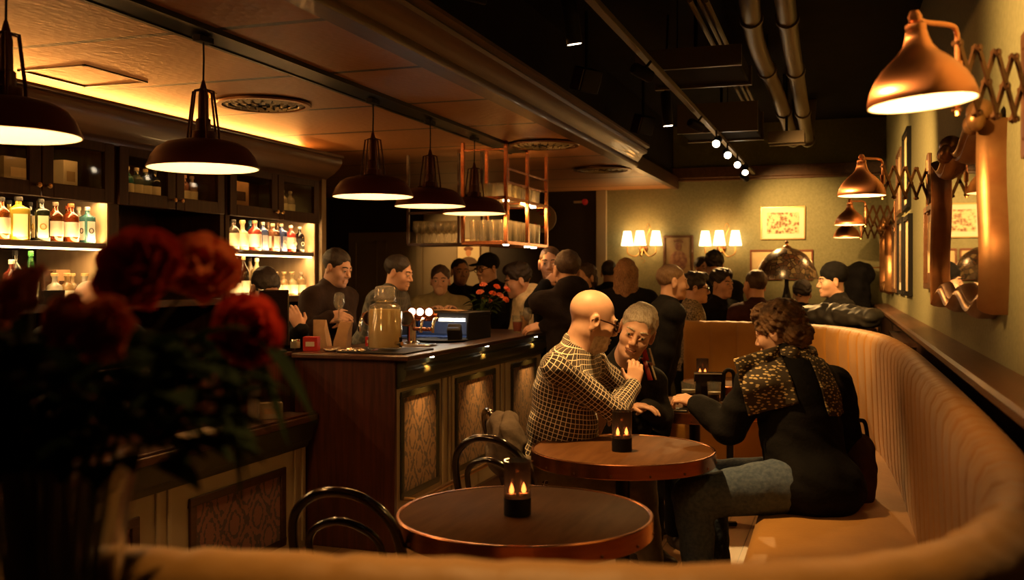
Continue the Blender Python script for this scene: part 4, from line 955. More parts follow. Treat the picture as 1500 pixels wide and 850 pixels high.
M['art_plain'] = mat('faded print', (.62,.47,.26), .6, col2=(.70,.55,.32), nscale=5)
M['art_dark'] = art('dark print', (.03,.02,.012), (.20,.13,.07), 10)
def picture(c, nrm, wd, ht, lab, frame='wood_dark', mount='paper', artm='art_sepia', fw=.02, mw=.06, dep=.022, group=None):
    """framed picture hung on a wall: c = centre on the wall, nrm = direction into the room"""
    c, nrm = Vector(c), Vector(nrm).normalized(); s = Vector((0,0,1)).cross(nrm); z = Vector((0,0,1))
    t = thing('framed_picture', lab, 'picture', c, group); f_ = MB()
    for p, a, b in ((z*(ht/2-fw/2), wd/2, fw/2), (-z*(ht/2-fw/2), wd/2, fw/2)): f_.obox(c+p+nrm*dep/2, s*a, z*b, nrm*dep/2)
    for p in (s*(wd/2-fw/2), -s*(wd/2-fw/2)): f_.obox(c+p+nrm*dep/2, s*fw/2, z*(ht/2-fw), nrm*dep/2)
    f_.build('frame', frame, t, bevel=.002)
    MB().obox(c+nrm*.006, s*(wd/2-fw*.9), z*(ht/2-fw*.9), nrm*.005).build('mount', mount, t)
    MB().obox(c+nrm*.0118, s*(wd/2-fw-mw), z*(ht/2-fw-mw), nrm*.0012).build('print', artm, t)
    return t
def onback(u, v): p = at(u, v, 10.8); k = (Y1)/p.y; return Vector((p.x*k, Y1, CAMH+(p.z-CAMH)*k))
p = onback(1147,327); picture(p, (0,-1,0), .47, .36, 'bright sepia drawing in a wide white mount, upper picture on the far wall', 'brass', 'paper', 'art_sepia', .012, .052)
p = onback(1122,388); picture(p, (0,-1,0), .34, .33, 'red framed pale print on the far wall, left behind the lamp shade', 'frame_red', 'art_plain', 'art_plain', .018, .03)
p = onback(1170,388); picture(p, (0,-1,0), .30, .33, 'red framed pale print on the far wall, right behind the lamp shade', 'frame_red', 'art_plain', 'art_plain', .018, .03)
p = onback(994,375); t = picture(p, (0,-1,0), .34, .46, 'brown framed figure painting between the two sconces', 'wood_ledge', 'art_fig', 'art_fig', .022, .012, .03)
fg = MB().ell(p+Vector((0,-.016,.11)), (.04,.004,.05)).ell(p+Vector((0,-.016,-.06)), (.10,.004,.12)).tube([p+Vector((-.05,-.016,.17)), p+Vector((.02,-.016,.18)), p+Vector((.05,-.016,.15))], .012, 6)
fg.build('painted_figure', mat('figure paint',(.34,.19,.10),.6, col2=(.16,.06,.04), nscale=22), t)
yq = 9.55; q = at(688, 372, 9.95); t = thing('framed_picture', 'pale poster of a person in a round hat on the wall behind the bar', 'picture', (q.x,Y1-.03,q.z))
k = (Y1-.02)/at(687,372,10.5).y; q = at(687,372,10.5); q = Vector((q.x*k, Y1-.02, CAMH+(q.z-CAMH)*k)); t.location = q
MB().obox(q+Vector((0,-.008,0)), (.155,0,0), (0,.008,0), (0,0,.19)).build('frame', 'wood_ledge', t, bevel=.003)
MB().obox(q+Vector((0,-.0165,0)), (.142,0,0), (0,.001,0), (0,0,.177)).build('poster_paper', mat('poster paper',(.62,.50,.30),.7), t)
MB().ell(q+Vector((.0,-.018,.06)), (.062,.002,.03)).build('painted_hat', mat('poster brown',(.16,.06,.025),.7), t)
MB().ell(q+Vector((-.0,-.0185,.015)), (.036,.002,.05)).build('painted_face', mat('poster face',(.48,.22,.10),.7), t)
MB().ell(q+Vector((0,-.018,-.12)), (.12,.002,.085)).build('painted_coat', mat('poster coat',(.09,.05,.025),.7), t)
def onwall(y, z): return Vector((wallx(y), y, z))
for y, z, wd, ht, lab, fr_, mt, ar in ((9.35,1.66,.62,.60,'far narrow looking frame in the lower group on the right wall','wood_ledge','art_plain','art_plain'),
        (8.55,1.66,.62,.60,'middle dark framed photograph in the lower group on the right wall','black_matt','paper','art_dark'),
        (7.75,1.65,.60,.58,'nearest dark framed print in the lower group on the right wall','black_matt','art_plain','art_plain'),
        (8.7,2.26,.62,.52,'far framed print in the upper pair on the right wall','wood_ledge','art_plain','art_plain'),
        (7.9,2.28,.60,.58,'near dark framed print in the upper pair on the right wall','black_matt','art_plain','art_plain'),
        (5.95,1.66,.50,.46,'brown framed print on the right wall just left of the gilded mirror','wood_ledge','wood_ledge','art_plain'),
        (2.62,1.55,.60,.50,'dark framed print at the right edge of the photo','wood_dark','art_dark','art_dark')):
    picture(onwall(y,z), (-1,-.0125,0), wd, ht, lab, fr_, mt, ar, .03, .06, .03, 'pictures on the right wall')

# ================================================================ gilded mirrors
def mirror(y0, y1, z0, z1, lab, tilt=.0, wave=.026, fw=.085, prot=.085):
    t = thing('wall_mirror', lab, 'mirror', onwall((y0+y1)/2,(z0+z1)/2)); yc, zc = (y0+y1)/2, (z0+z1)/2
    path = []; per = []
    n_ = 72
    for k in range(n_): per.append((y0+(y1-y0)*k/n_, z1, 0, 1))
    for k in range(14): per.append((y1, z1-(z1-z0)*k/14, 1, 0))
    for k in range(n_): per.append((y1-(y1-y0)*k/n_, z0, 0, -1))
    for k in range(14): per.append((y0, z0+(z1-z0)*k/14, -1, 0))
    pts = []
    for i, (y, z, ny, nz) in enumerate(per):
        if nz: w_ = wave*math.cos((y-y0)/(y1-y0)*2*PI*2.5+PI); z += nz*w_; rr = 1
        else: y += ny*wave*1.2*math.sin((z-z0)/(z1-z0)*2*PI)
        pts.append((y,z))
    n = len(pts); rings = []
    for i in range(n):
        y, z = pts[i]; dy, dz = yc-y, zc-z; l = 1
        a, b = pts[(i-3)%n], pts[(i+3)%n]; ty, tz = b[0]-a[0], b[1]-a[1]; L_ = math.hypot(ty,tz); ny, nz = tz/L_, -ty/L_
        ring = []
        for off, hh in ((0,0),(0,.045),(.012,.07),(.03,prot),(.045,prot*.93),(.05,prot*.8),(.065,prot*.82),(.078,.05),(fw,.022),(fw,0)):
            off *= fw/.10
            ring.append(Vector((wallx(y)-hh, y+ny*off*-1 if False else y-(-ny)*off*(1), z-(-nz)*off)))
        rings.append(ring)
    # make sure the offset points inwards
    s = (rings[0][-1]-rings[0][0]); inward = s.z < 0
    if not inward:
        rings = []
        for i in range(n):
            y, z = pts[i]; a, b = pts[(i-3)%n], pts[(i+3)%n]; ty, tz = b[0]-a[0], b[1]-a[1]; L_ = math.hypot(ty,tz); ny, nz = -tz/L_, ty/L_
            rings.append([Vector((wallx(y)-hh, y+ny*off*fw/.10, z+nz*off*fw/.10)) for off, hh in ((0,0),(0,.045),(.012,.07),(.03,prot),(.045,prot*.93),(.05,prot*.8),(.065,prot*.82),(.078,.05),(.10,.022),(.10,0))])
    rings.append(rings[0])
    MB().loft(rings, closed_u=True, caps=False).build('frame', 'gold', t, angle=55)
    g_ = MB(); inner = [Vector((wallx(r[-1].y)-.022-tilt*(r[-1].y-yc), r[-1].y, r[-1].z)) for r in rings[:-1]]
    g_.add(inner, [tuple(range(len(inner)))]); g_.build('mirror_glass', 'mirror', t, smooth=False)
    for y in (y0+.06, (y0*.45+y1*.55)):
        MB().ell((wallx(y)-.07, y, z1-.0), (.045,.07,.045), 14, 8).ell((wallx(y)-.09, y-.05, z1-.03), (.03,.03,.035), 10, 6).ell((wallx(y)-.09, y+.05, z1-.03), (.03,.03,.035), 10, 6).build('carved_leaf', 'gold', t)
mirror(3.42, 5.1, 1.38, 2.02, 'large gilded mirror with a wavy carved frame on the right wall', .022)
mirror(9.75, 10.9, 1.36, 2.0, 'second gilded mirror in the far corner, behind the small wall lamps', 0)

# ================================================================ round wall sign and exit sign
q = at(807,320,10.9); k = Y1/q.y; q = Vector((q.x*k, Y1-.35, CAMH+(q.z-CAMH)*k*.97))
t = thing('round_sign', 'round pale sign with red strokes half hidden by the copper glass rack', 'sign', q)
MB().lathe([(.0,-.012),(.16,-.012),(.165,0),(.16,.012),(.0,.012)], q, 36, axis=(.15,-1,0), close=False).build('disc', 'panelwall', t)
st_ = MB()
for a, b, r0 in ((.3,2.2,.10),(3.6,5.4,.10),(1.0,2.0,.05)): st_.tube([q+Vector((r0*math.cos(x),-.016,r0*math.sin(x))) for x in np.linspace(a,b,10)], .011, 6)
st_.build('red_strokes', 'redbox', t); MB().tube([q+Vector((0,0,.165)), Vector((q.x,q.y,2.5))], .006, 6).build('hanger_rod', 'black_metal', t)
q = onback(857,296); t = thing('exit_lamp', 'small red emergency fitting high on the dark wall near the pale post', 'emergency light', q)
MB().lathe([(.036,0),(.034,.02),(.02,.03),(.0,.034)], q, 20, axis=(0,-1,0), close=False).build('red_dome', mat('red dome',(.35,.012,.01),.4, emit=(1,.04,.02), estr=.03), t)
MB().box(q.x-.13,q.x-.03,Y1-.03,Y1,q.z-.012,q.z+.012).build('arm', 'cream', t)

# ================================================================ table lamp with leaded glass shade on a sideboard
xl, yl = -.52, 8.95
sb = thing('sideboard', 'dark low sideboard behind the far sofa, under the leaded glass lamp', 'sideboard', (-.4,9.0,0))
MB().box(-.75,.2,8.75,9.17,.08,1.04).build('body', 'wood_dark', sb, bevel=.004); MB().box(-.77,.22,8.73,9.19,1.04,1.08).build('top', 'wood_ledge', sb, bevel=.006)
for k in range(3): MB().box(-.72+.31*k,-.44+.31*k,8.735,8.75,.12,1.0).build('door', 'wood_dark', sb, bevel=.004)
def leaded():
    m, t, N, L, p = nt('leaded glass'); p.inputs['Roughness'].default_value = .25; p.inputs['Transmission Weight'].default_value = .12
    v = coords(N, L, (1,1,1)); a = N.new('ShaderNodeTexVoronoi'); a.feature = 'DISTANCE_TO_EDGE'; a.inputs['Scale'].default_value = 25; L.new(v, a.inputs['Vector'])
    b = N.new('ShaderNodeTexVoronoi'); b.inputs['Scale'].default_value = 25; L.new(v, b.inputs['Vector'])
    r = N.new('ShaderNodeValToRGB'); r.color_ramp.elements[0].color = (.055,.022,.010,1); r.color_ramp.elements[1].color = (.17,.12,.06,1); e = r.color_ramp.elements.new(.5); e.color = (.05,.03,.02,1)
    s = N.new('ShaderNodeSeparateColor'); L.new(b.outputs['Color'], s.inputs[0]); L.new(s.outputs[0], r.inputs[0])
    L.new(mixcol(N, L, math_node(N, L, 'LESS_THAN', a.outputs['Distance'], .055), r.outputs[0], (.012,.010,.008)), p.inputs['Base Color']); return m
tl = thing('table_lamp', 'dark leaded glass table lamp with a domed shade before the far wall', 'table lamp', (xl,yl,1.08))
MB().lathe([(.265,1.475),(.262,1.50),(.245,1.56),(.21,1.63),(.16,1.69),(.09,1.735),(.035,1.75)], (xl,yl,0), 48, close=False).build('shade', leaded(), tl)
MB().lathe([(.10,1.0805),(.105,1.09),(.09,1.11),(.03,1.13),(.028,1.18),(.04,1.24),(.045,1.30),(.03,1.36),(.018,1.42),(.016,1.70)], (xl,yl,0), 20).build('base', 'black_metal', tl)
MB().lathe([(.045,1.742),(.04,1.755),(.015,1.77),(.012,1.785),(.018,1.795),(.008,1.81),(.0,1.815)], (xl,yl,0), 16, close=False).build('finial', 'bronze', tl)
# ================================================================ banquette sofa
def Pxy(u, v, z): d = (CAMH-z)*F/(v-HOR); q = at(u, v, d); return Vector((q.x, q.y, 0))
ZT = 1.15
ctrl = [(-1.24,7.83),(-.85,7.82),(-.45,7.68),(-.12,7.28),(.10,6.5),(.19,5.45),(.22,4.2),(.232,3.2),(.233,2.5),(.224,2.12),(.206,1.87),(.155,1.64),(.04,1.42),(-.18,1.27),(-.50,1.19),(-.76,1.14),(-.93,1.10)]
SP = crom([(x,y,0) for x, y in ctrl], 24)
# resample evenly
cum = [0.]
for a, b in zip(SP, SP[1:]): cum.append(cum[-1]+(b-a).length)
TL = cum[-1]; NS = 1400
def samp(s):
    s = min(max(s,0),TL-1e-6); i = max(j for j in range(len(cum)) if cum[j] <= s) if False else int(np.searchsorted(cum, s, 'right')-1)
    i = min(i, len(SP)-2); t = (s-cum[i])/(cum[i+1]-cum[i]); return SP[i].lerp(SP[i+1], t)
path = [samp(TL*k/NS) for k in range(NS+1)]
nrm = []
for k in range(NS+1):
    d = (path[min(k+3,NS)]-path[max(k-3,0)]).normalized(); nrm.append(Vector((d.y*-1, d.x, 0)) )
# outward normal points away from the seating side (towards the walls)
mid = NS//2
if nrm[mid].x < 0: nrm = [-n for n in nrm]
sofa = thing('banquette_sofa', 'mustard velvet channel tufted banquette curving around the tables', 'sofa', (.2,4,0))
CH = .205
def back_ring(k):
    p, n = path[k], nrm[k]; s = TL*k/NS; ph = (s % CH)/CH
    bulge = 1-.8*(max(0,abs(2*ph-1)-.76)/.24)**1.6-.2*(2*ph-1)**2          # rounded channels with sharp valleys
    dip = .014*(1-bulge)
    R_ = random.Random(k//3); puck = .0018*math.sin(s*61)+.0014*math.sin(s*97+1)
    out = []
    for off, z, w in ((.035,.40,1),(.020,.55,1),(.012,.75,1),(.004,.95,1),(.0,1.06,1),(.004,1.105,.9),(.022,1.138,.6),(.052,1.152,.45),(.085,1.148,.4),(.112,1.13,.3),(.125,1.10,.2),(.128,1.0,0),(.128,.05,0),(.06,.05,0)):
        zz = z - (.005*(1-bulge)*w if z > 1.12 else 0) + puck*w*(z > 1.09)
        oo = off + dip*w*(1 if z < 1.12 else .2)
        q = p + n*oo; out.append(Vector((q.x, q.y, zz)))
    return out
bk = MB().loft([back_ring(k) for k in range(NS+1)]); o = bk.build('backrest', 'velvet', sofa, angle=180)
def seat_ring(k):
    p, n = path[k], nrm[k]; out = []
    for off, z in ((.03,.14),(.03,.455),(-.10,.475),(-.45,.475),(-.565,.465),(-.60,.44),(-.605,.40),(-.60,.16),(-.58,.14)):
        q = p+n*off; out.append(Vector((q.x,q.y,z)))
    return out
# seat: run only where the inner offset does not fold (skip tight corners by blending to a straight inset)
rings = []
inner = []
for k in range(0, NS+1, 8):
    rings.append(seat_ring(k))
def clampfix(R):
    for r in R:
        for q in r:
            pass
    return R
ks = [k for k in range(0, NS+1, 8)]
sel = [i for i, k in enumerate(ks) if 2.3 < path[k].y < 6.4 and path[k].x > 0]
MB().loft([rings[i] for i in sel]).build('seat_cushion', 'velvet', sofa, angle=50, bevel=0)
sel2 = [i for i, k in enumerate(ks) if path[k].x < -.35 and path[k].y > 6]
MB().loft([rings[i] for i in sel2]).build('seat_cushion', 'velvet', sofa, angle=50)
sel3 = [i for i, k in enumerate(ks) if path[k].x < -.2 and path[k].y < 2]
MB().loft([rings[i] for i in sel3]).build('seat_cushion', 'velvet', sofa, angle=50)
# ================================================================ tables
def table(c, r, lab):
    x, y = c; t = thing('round_table', lab, 'table', (x,y,0), 'round copper edged tables')
    MB().lathe([(r-.012,.735),(r-.012,.746),(r-.016,.749),(.0,.749)], (x,y,0), 72, close=False).lathe([(r-.012,.735),(.0,.735)], (x,y,0), 72, close=False).build('tabletop', 'wood_table', t, fixn=True)
    b = MB().lathe([(r-.012,.690),(r-.002,.690),(r,.693),(r,.748),(r-.003,.751),(r-.010,.751),(r-.013,.748),(r-.012,.69)], (x,y,0), 96, close=False).build('copper_band', 'copper', t, angle=30)
    rv = MB()
    for k in range(16):
        a = 2*PI*k/16+.1
        for dz in (.705,): rv.ell((x+r*math.cos(a), y+r*math.sin(a), dz), (.005,.005,.005), 8, 6)
    rv.build('rivets', 'bronze', b)
    MB().lathe([(.045,.02),(.04,.04),(.032,.06),(.032,.68),(.06,.70),(.06,.735)], (x,y,0), 20).build('column', 'black_metal', t)
    for k in range(4):
        a = PI/4+k*PI/2; c_, s_ = math.cos(a), math.sin(a)
        MB().tube([(x+.03*c_,y+.03*s_,.05),(x+.30*c_,y+.30*s_,.018)], [.022,.016], 8).build('foot', 'black_metal', t)
        MB().obox((x+.13*c_,y+.13*s_,.718), (.13*c_,.13*s_,0), (-.015*s_,.015*c_,0), (0,0,.012)).build('support_arm', 'black_metal', t)
TBL = [((-.98,3.01),.407),((-.938,4.265),.40),((-.86,5.86),.40),((-.80,7.2),.34)]
for (c, r), lab in zip(TBL, ('nearest round copper edged table, empty but for a candle', 'second round table, between the plaid man and the woman', 'third round table with glasses, where the two men talk', 'farthest round table, before the far sofa back')):
    table(c, r, lab)
def candle(x, y, lab, z=.7515):
    t = thing('candle_holder', lab, 'candle', (x,y,z), 'smoked glass candle holders'); R = .043
    MB().lathe([(.0,.0),(R,.0),(R,.055),(R-.003,.056),(.0,.056)], (x,y,z), 28, close=False).build('base_cup', 'black_matt', t)
    MB().lathe([(R-.0005,.054),(R,.17),(R-.003,.17),(R-.0035,.054)], (x,y,z), 28, close=False).build('glass_cylinder', 'smoke', t)
    for dx, dy in ((-.016,-.010),(.017,.012)):
        tl_ = MB().lathe([(.0,.0565),(.0145,.0565),(.0145,.066),(.0,.065)], (x+dx,y+dy,z), 16, close=False).build('tealight', 'paper', t)
        MB().lathe([(.0,.066),(.0062,.069),(.0080,.077),(.0050,.089),(.0,.100)], (x+dx,y+dy,z), 12, close=False).build('flame', 'flame', tl_)
    point('candle_glow', (x,y,z+.12), .06, .006)
for (x, y), lab in zip([(at(758,740,3.13).x, at(758,740,3.13).y), (at(911,650,4.28).x, at(911,650,4.28).y), (at(1029,562,7.0).x, at(1029,562,7.0).y)], ('black candle holder on the nearest table', 'black candle holder on the second table', 'black candle holder on the farthest table')):
    candle(x, y, lab)
# third table's clutter
g1 = at(992,575,5.75)
beer(-.86, 5.62, .7515, 'half full stout glass on the third table beside the wallet', .155, .042, (.03,.012,.006), .62)
beer(-.74, 5.80, .7515, 'dark glass behind the stout on the third table', .14, .04, (.02,.01,.006), .5)
wl = thing('wallet', 'dark wallet with a pale edge lying on the third table', 'wallet', (-.90,5.56,.7515))
MB().obox((-.915,5.53,.7595), (.058,.015,0), (-.009,.035,0), (0,0,.008)).build('leather', 'black_matt', wl, bevel=.003); MB().obox((-.915,5.522,.7595), (.054,.014,0), (-.009,.035,0), (0,0,.003)).build('card_edge', 'paper', wl)
gl = tag(MB().tube(crom([(-.70,5.60,.76),(-.66,5.62,.775),(-.62,5.60,.76),(-.59,5.63,.775),(-.55,5.62,.76)], 5), .006, 8).build('bracelet', 'brass'), 'beaded brass chain lying on the third table by the fist', 'bracelet')
# dark frame with rounded top standing on the table, seen edge on: menu holder
mh = thing('menu_holder', 'dark upright menu holder with a pale edge on the third table', 'menu holder', (-.76,6.03,.7515))
MB().obox((-.80,6.02,.84), (.085,.02,0), (-.002,.008,0), (0,0,.088)).build('panel', 'black_gloss', mh, bevel=.003); MB().obox((-.803,6.008,.918), (.08,.019,0), (-.0005,.003,0), (0,0,.003)).build('pale_edge', 'paper', mh)
MB().tube(crom([(-.715,6.04,.752),(-.715,6.04,.90),(-.70,6.043,.935),(-.68,6.046,.94),(-.66,6.05,.925),(-.655,6.05,.88),(-.655,6.05,.752)], 5), .012, 8).build('side_hoop', 'black_matt', mh)

# ================================================================ bentwood chairs
def chair():
    t = thing('bentwood_chair', 'x', 'chair', (0,0,0), 'bentwood chairs')
    # local: seat centre at origin, sitter faces +y, back at -y
    MB().lathe([(.0,.445),(.19,.445),(.205,.452),(.205,.468),(.195,.474),(.0,.470)], seg=36, close=False).build('seat', 'black_gloss', t)
    MB().tube([(.185*math.cos(a), .185*math.sin(a), .44) for a in np.linspace(0,2*PI,32,endpoint=False)], .014, 8, closed=True).build('seat_ring', 'black_gloss', t)
    hoop = crom([(-.185,-.13,.0),(-.175,-.12,.30),(-.172,-.135,.46),(-.185,-.19,.62),(-.165,-.235,.76),(-.09,-.258,.835),(0,-.264,.855),(.09,-.258,.835),(.165,-.235,.76),(.185,-.19,.62),(.172,-.135,.46),(.175,-.12,.30),(.185,-.13,.0)], 6)
    MB().tube(hoop, .0155, 10).build('back_hoop', 'black_gloss', t)
    inn = crom([(-.115,-.15,.46),(-.125,-.20,.62),(-.105,-.232,.72),(0,-.25,.765),(.105,-.232,.72),(.125,-.20,.62),(.115,-.15,.46)], 6)
    MB().tube(inn, .012, 10).build('inner_hoop', 'black_gloss', t)
    for s in (-1,1): MB().tube([(s*.14,.12,.445),(s*.165,.155,.0)], [.016,.011], 10).build('leg', 'black_gloss', t)
    MB().tube([(.15*math.cos(a), .01+.15*math.sin(a), .24) for a in np.linspace(0,2*PI,32,endpoint=False)], .009, 8, closed=True).build('leg_ring', 'black_gloss', t)
    return t
ch0 = chair()
hips = {}
def seat_at(u, D, rz):
    q = at(u, 700, D); return (q.x+.26*-math.sin(rz), q.y+.26*math.cos(rz))
spots = [(seat_at(496,2.98,.02),.02,'empty black bentwood chair at the nearest table, standing left in the foreground'),
         (seat_at(714,3.97,-.2),-.2,'black bentwood chair drawn to the second table, behind the nearest table'),
         ((-1.42,4.62),-.95,'bentwood chair under the plaid shirt man, with a coat over its back'),
         ((-1.32,6.15),-1.2,'bentwood chair under the grey haired man'),
         ((-.42,3.35),2.2,'bentwood chair at the right of the nearest table, only its legs showing')]
for i, ((x, y), rz, lab) in enumerate(spots[:4]):
    c = ch0 if i == 0 else copy_tree(ch0); place(c, (x,y,0), rz); c['label'] = lab
# ================================================================ vases with roses
def petal_rose(m, R, parent=None, name='rose', open_=1.0):
    """layered rose bloom at the origin, facing +z, radius about R"""
    mb = MB(); rnd = random.Random(int(R*1e5))
    for L_, (nP, rad, hgt, tiltp) in enumerate(((3,.30,.95,.10),(4,.48,.98,.22),(5,.68,.92,.40),(6,.88,.78,.65),(6,1.0,.55,.95))):
        for k in range(nP):
            a0 = 2*PI*k/nP+L_*.7+rnd.uniform(-.15,.15); wd = 2*PI/nP*.78; rows = []
            for j in range(6):
                v = j/5; row = []
                for i in range(7):
                    u = i/6*2-1; prof = math.sqrt(max(0,1-(abs(u)**2.4)*.75)) if v > .6 else 1
                    an = a0+u*wd*(.55+.45*math.sin(PI*min(v*.8+.15,1)))
                    rr = R*rad*(.30+.70*math.sin(min(v,.75)/.75*PI/2))*(1+.10*open_*max(0,v-.7)*4*tiltp)
                    z = R*hgt*1.15*(v*prof)-R*.45-.16*R*max(0,v-.8)*5*tiltp
                    row.append((rr*math.cos(an), rr*math.sin(an), z))
                rows.append(row)
            mb.loft(rows, closed_u=False, caps=False)
    mb.ell((0,0,-R*.42), (R*.30,R*.30,R*.22), 10, 6)
    return mb
def orient(mb, c, d):
    R = Vector((0,0,1)).rotation_difference(Vector(d).normalized()).to_matrix(); c = Vector(c)
    mb.v = [tuple(c+R@Vector(p)) for p in mb.v]; return mb
def leaf(mb, base, d, L_, w_, bend=.3):
    base, d = Vector(base), Vector(d).normalized(); s = d.cross(Vector((0,0,1))); s = s.normalized() if s.length > .01 else Vector((1,0,0)); up = s.cross(d)
    rows = []
    for j in range(7):
        v = j/6; c = base+d*L_*v-Vector((0,0,1))*bend*L_*v*v; w = w_*math.sin(PI*min(.02+v*.98,1)**.8)
        rows.append([c-s*w+up*w*.25, c, c+s*w+up*w*.25])
    mb.loft(rows, closed_u=False, caps=False)
def vase_of_roses(base, prof, roses, lab, leaves, glassm='glass', water=None, rnd=random.Random(3), leafsize=(.05,.02), neck=None):
    x, y, z = base; t = thing('rose_vase', lab, 'vase of roses', base)
    MB().lathe(prof, base, 32, close=False).build('vase', glassm, t)
    ztop = z+max(p[1] for p in prof)
    if water: MB().lathe(water, base, 24, close=False).build('water', mat('vase water',(.75,.72,.6),.02,trans=1.,ior=1.33), t)
    for i, (c, R, d, m) in enumerate(roses):
        c = Vector(c)
        st = Vector((x+rnd.uniform(-.5,.5)*neck, y+rnd.uniform(-.5,.5)*neck, z+.02)); nk = Vector((x+(c.x-x)*.25, y+(c.y-y)*.25, ztop))
        pts = crom([st, nk, nk.lerp(c,.5)+Vector((0,0,.02)), c-Vector(d).normalized()*R*.4], 5)
        s = MB().tube(pts, R*.055, 6).build('stem', 'stemgreen', t)
        b = orient(petal_rose(m, R), c, d).build('bloom', m, s, angle=60)
        sp = MB()
        for k in range(5):
            a = 2*PI*k/5; dd = Vector((math.cos(a), math.sin(a), .1)); leaf(sp, c-Vector(d).normalized()*R*.42, dd, R*.7, R*.14, .2)
        sp.build('sepals', 'leaf', s)
    if neck >= .06:
        for k in range(34):
            a = rnd.uniform(0,2*PI); r0, r1 = .045*math.sqrt(rnd.random()), .075*math.sqrt(rnd.random()); b_ = rnd.uniform(-.8,.8)
            MB().tube([(x+r0*math.cos(a), y+r0*math.sin(a), z+.022), (x+r1*math.cos(a+b_), y+r1*math.sin(a+b_), ztop+rnd.uniform(0,.06))], rnd.uniform(.0028,.0045), 6).build('cut_stem', 'stemgreen', t)
    lf = MB()
    for (c, d, L_, w_) in leaves: leaf(lf, c, d, L_, w_, .35)
    lf.build('foliage', 'leaf', t)
    return t
# small bar vase
bx, by = -2.60, 7.0; rn = random.Random(5); rs = []
for u, v, R, m in ((703,428,.030,'rose_pink'),(708,417,.028,'rose_pink'),(722,430,.030,'rose_orange'),(717,441,.026,'rose_pink'),(733,433,.030,'rose_pink'),(743,424,.028,'rose_pink'),(741,439,.026,'rose_orange'),(728,420,.026,'rose_orange'),(712,436,.026,'rose_orange')):
    q = at(u, v, 7.45+rn.uniform(-.06,.06)); rs.append((q, R, (q.x-bx, q.y-by-.05, .18), m))
lv = []
for k in range(46):
    a = rn.uniform(0,2*PI); r = rn.uniform(.01,.08); zz = rn.uniform(1.21,1.36); lv.append(((bx+r*math.cos(a), by+r*math.sin(a), zz), (math.cos(a),math.sin(a),rn.uniform(-.3,.8)), rn.uniform(.07,.12), rn.uniform(.016,.026)))
vase_of_roses((bx,by,zb), [(.0,.001),(.055,0),(.06,.01),(.052,.06),(.045,.11),(.055,.15),(.062,.165),(.060,.165),(.052,.15),(.042,.11),(.049,.06),(.056,.014),(.0,.012)], rs, 'clear vase of coral roses standing on the bar before the glass rack', lv, neck=.05, water=[(.0,.0125),(.054,.0135),(.048,.06),(.041,.105),(.0,.105)])
# large out-of-focus vase in the left foreground
vx, vy = -.845, .885; rn = random.Random(11); rs = []
for u, v, D, R, d, m in ((200,392,1.20,.052,(.15,-.8,.5),'rose_red'),(297,390,1.26,.046,(.5,-.5,.5),'rose_orange'),(364,482,1.20,.042,(.8,-.5,.2),'rose_red'),(28,432,1.15,.040,(-.6,-.5,.5),'rose_pink'),(150,482,1.05,.034,(0,-.9,.25),'rose_orange'),(95,470,1.08,.032,(-.3,-.9,.3),'rose_orange'),(20,540,1.2,.03,(-.8,-.4,.2),'rose_red')):
    rs.append((at(u,v,D), R, d, m))
lv = []
for k in range(620):
    a = rn.uniform(0,2*PI); r = .19*math.sqrt(rn.uniform(.02,1)); zz = rn.uniform(1.29,1.43); 
    if (zz-1.36)**2/.0064+(r/.2)**2 > 1.25: continue
    lv.append(((vx+r*math.cos(a), vy+.05+r*math.sin(a)*.8, zz), (math.cos(a),math.sin(a),rn.uniform(-.1,.9)), rn.uniform(.045,.08), rn.uniform(.014,.022)))
for u, v, dx in ((385,560,.5),(345,600,.3),(330,545,.4),(360,640,.1),(400,545,.9)): lv.append((at(u-30,v-60,1.2), (dx,.1,-.8), .11, .02))
vase_of_roses((vx,vy,.9905), [(.0,.001),(.055,0),(.062,.008),(.062,.03),(.075,.17),(.094,.30),(.0975,.31),(.094,.31),(.090,.298),(.071,.17),(.057,.03),(.055,.02),(.0,.018)], rs, 'big glass vase of red and orange roses, blurred in the left foreground', lv, glassm='glass_vase', neck=.06, water=[(.0,.0185),(.0545,.0205),(.0565,.03),(.068,.15),(.0,.15)])
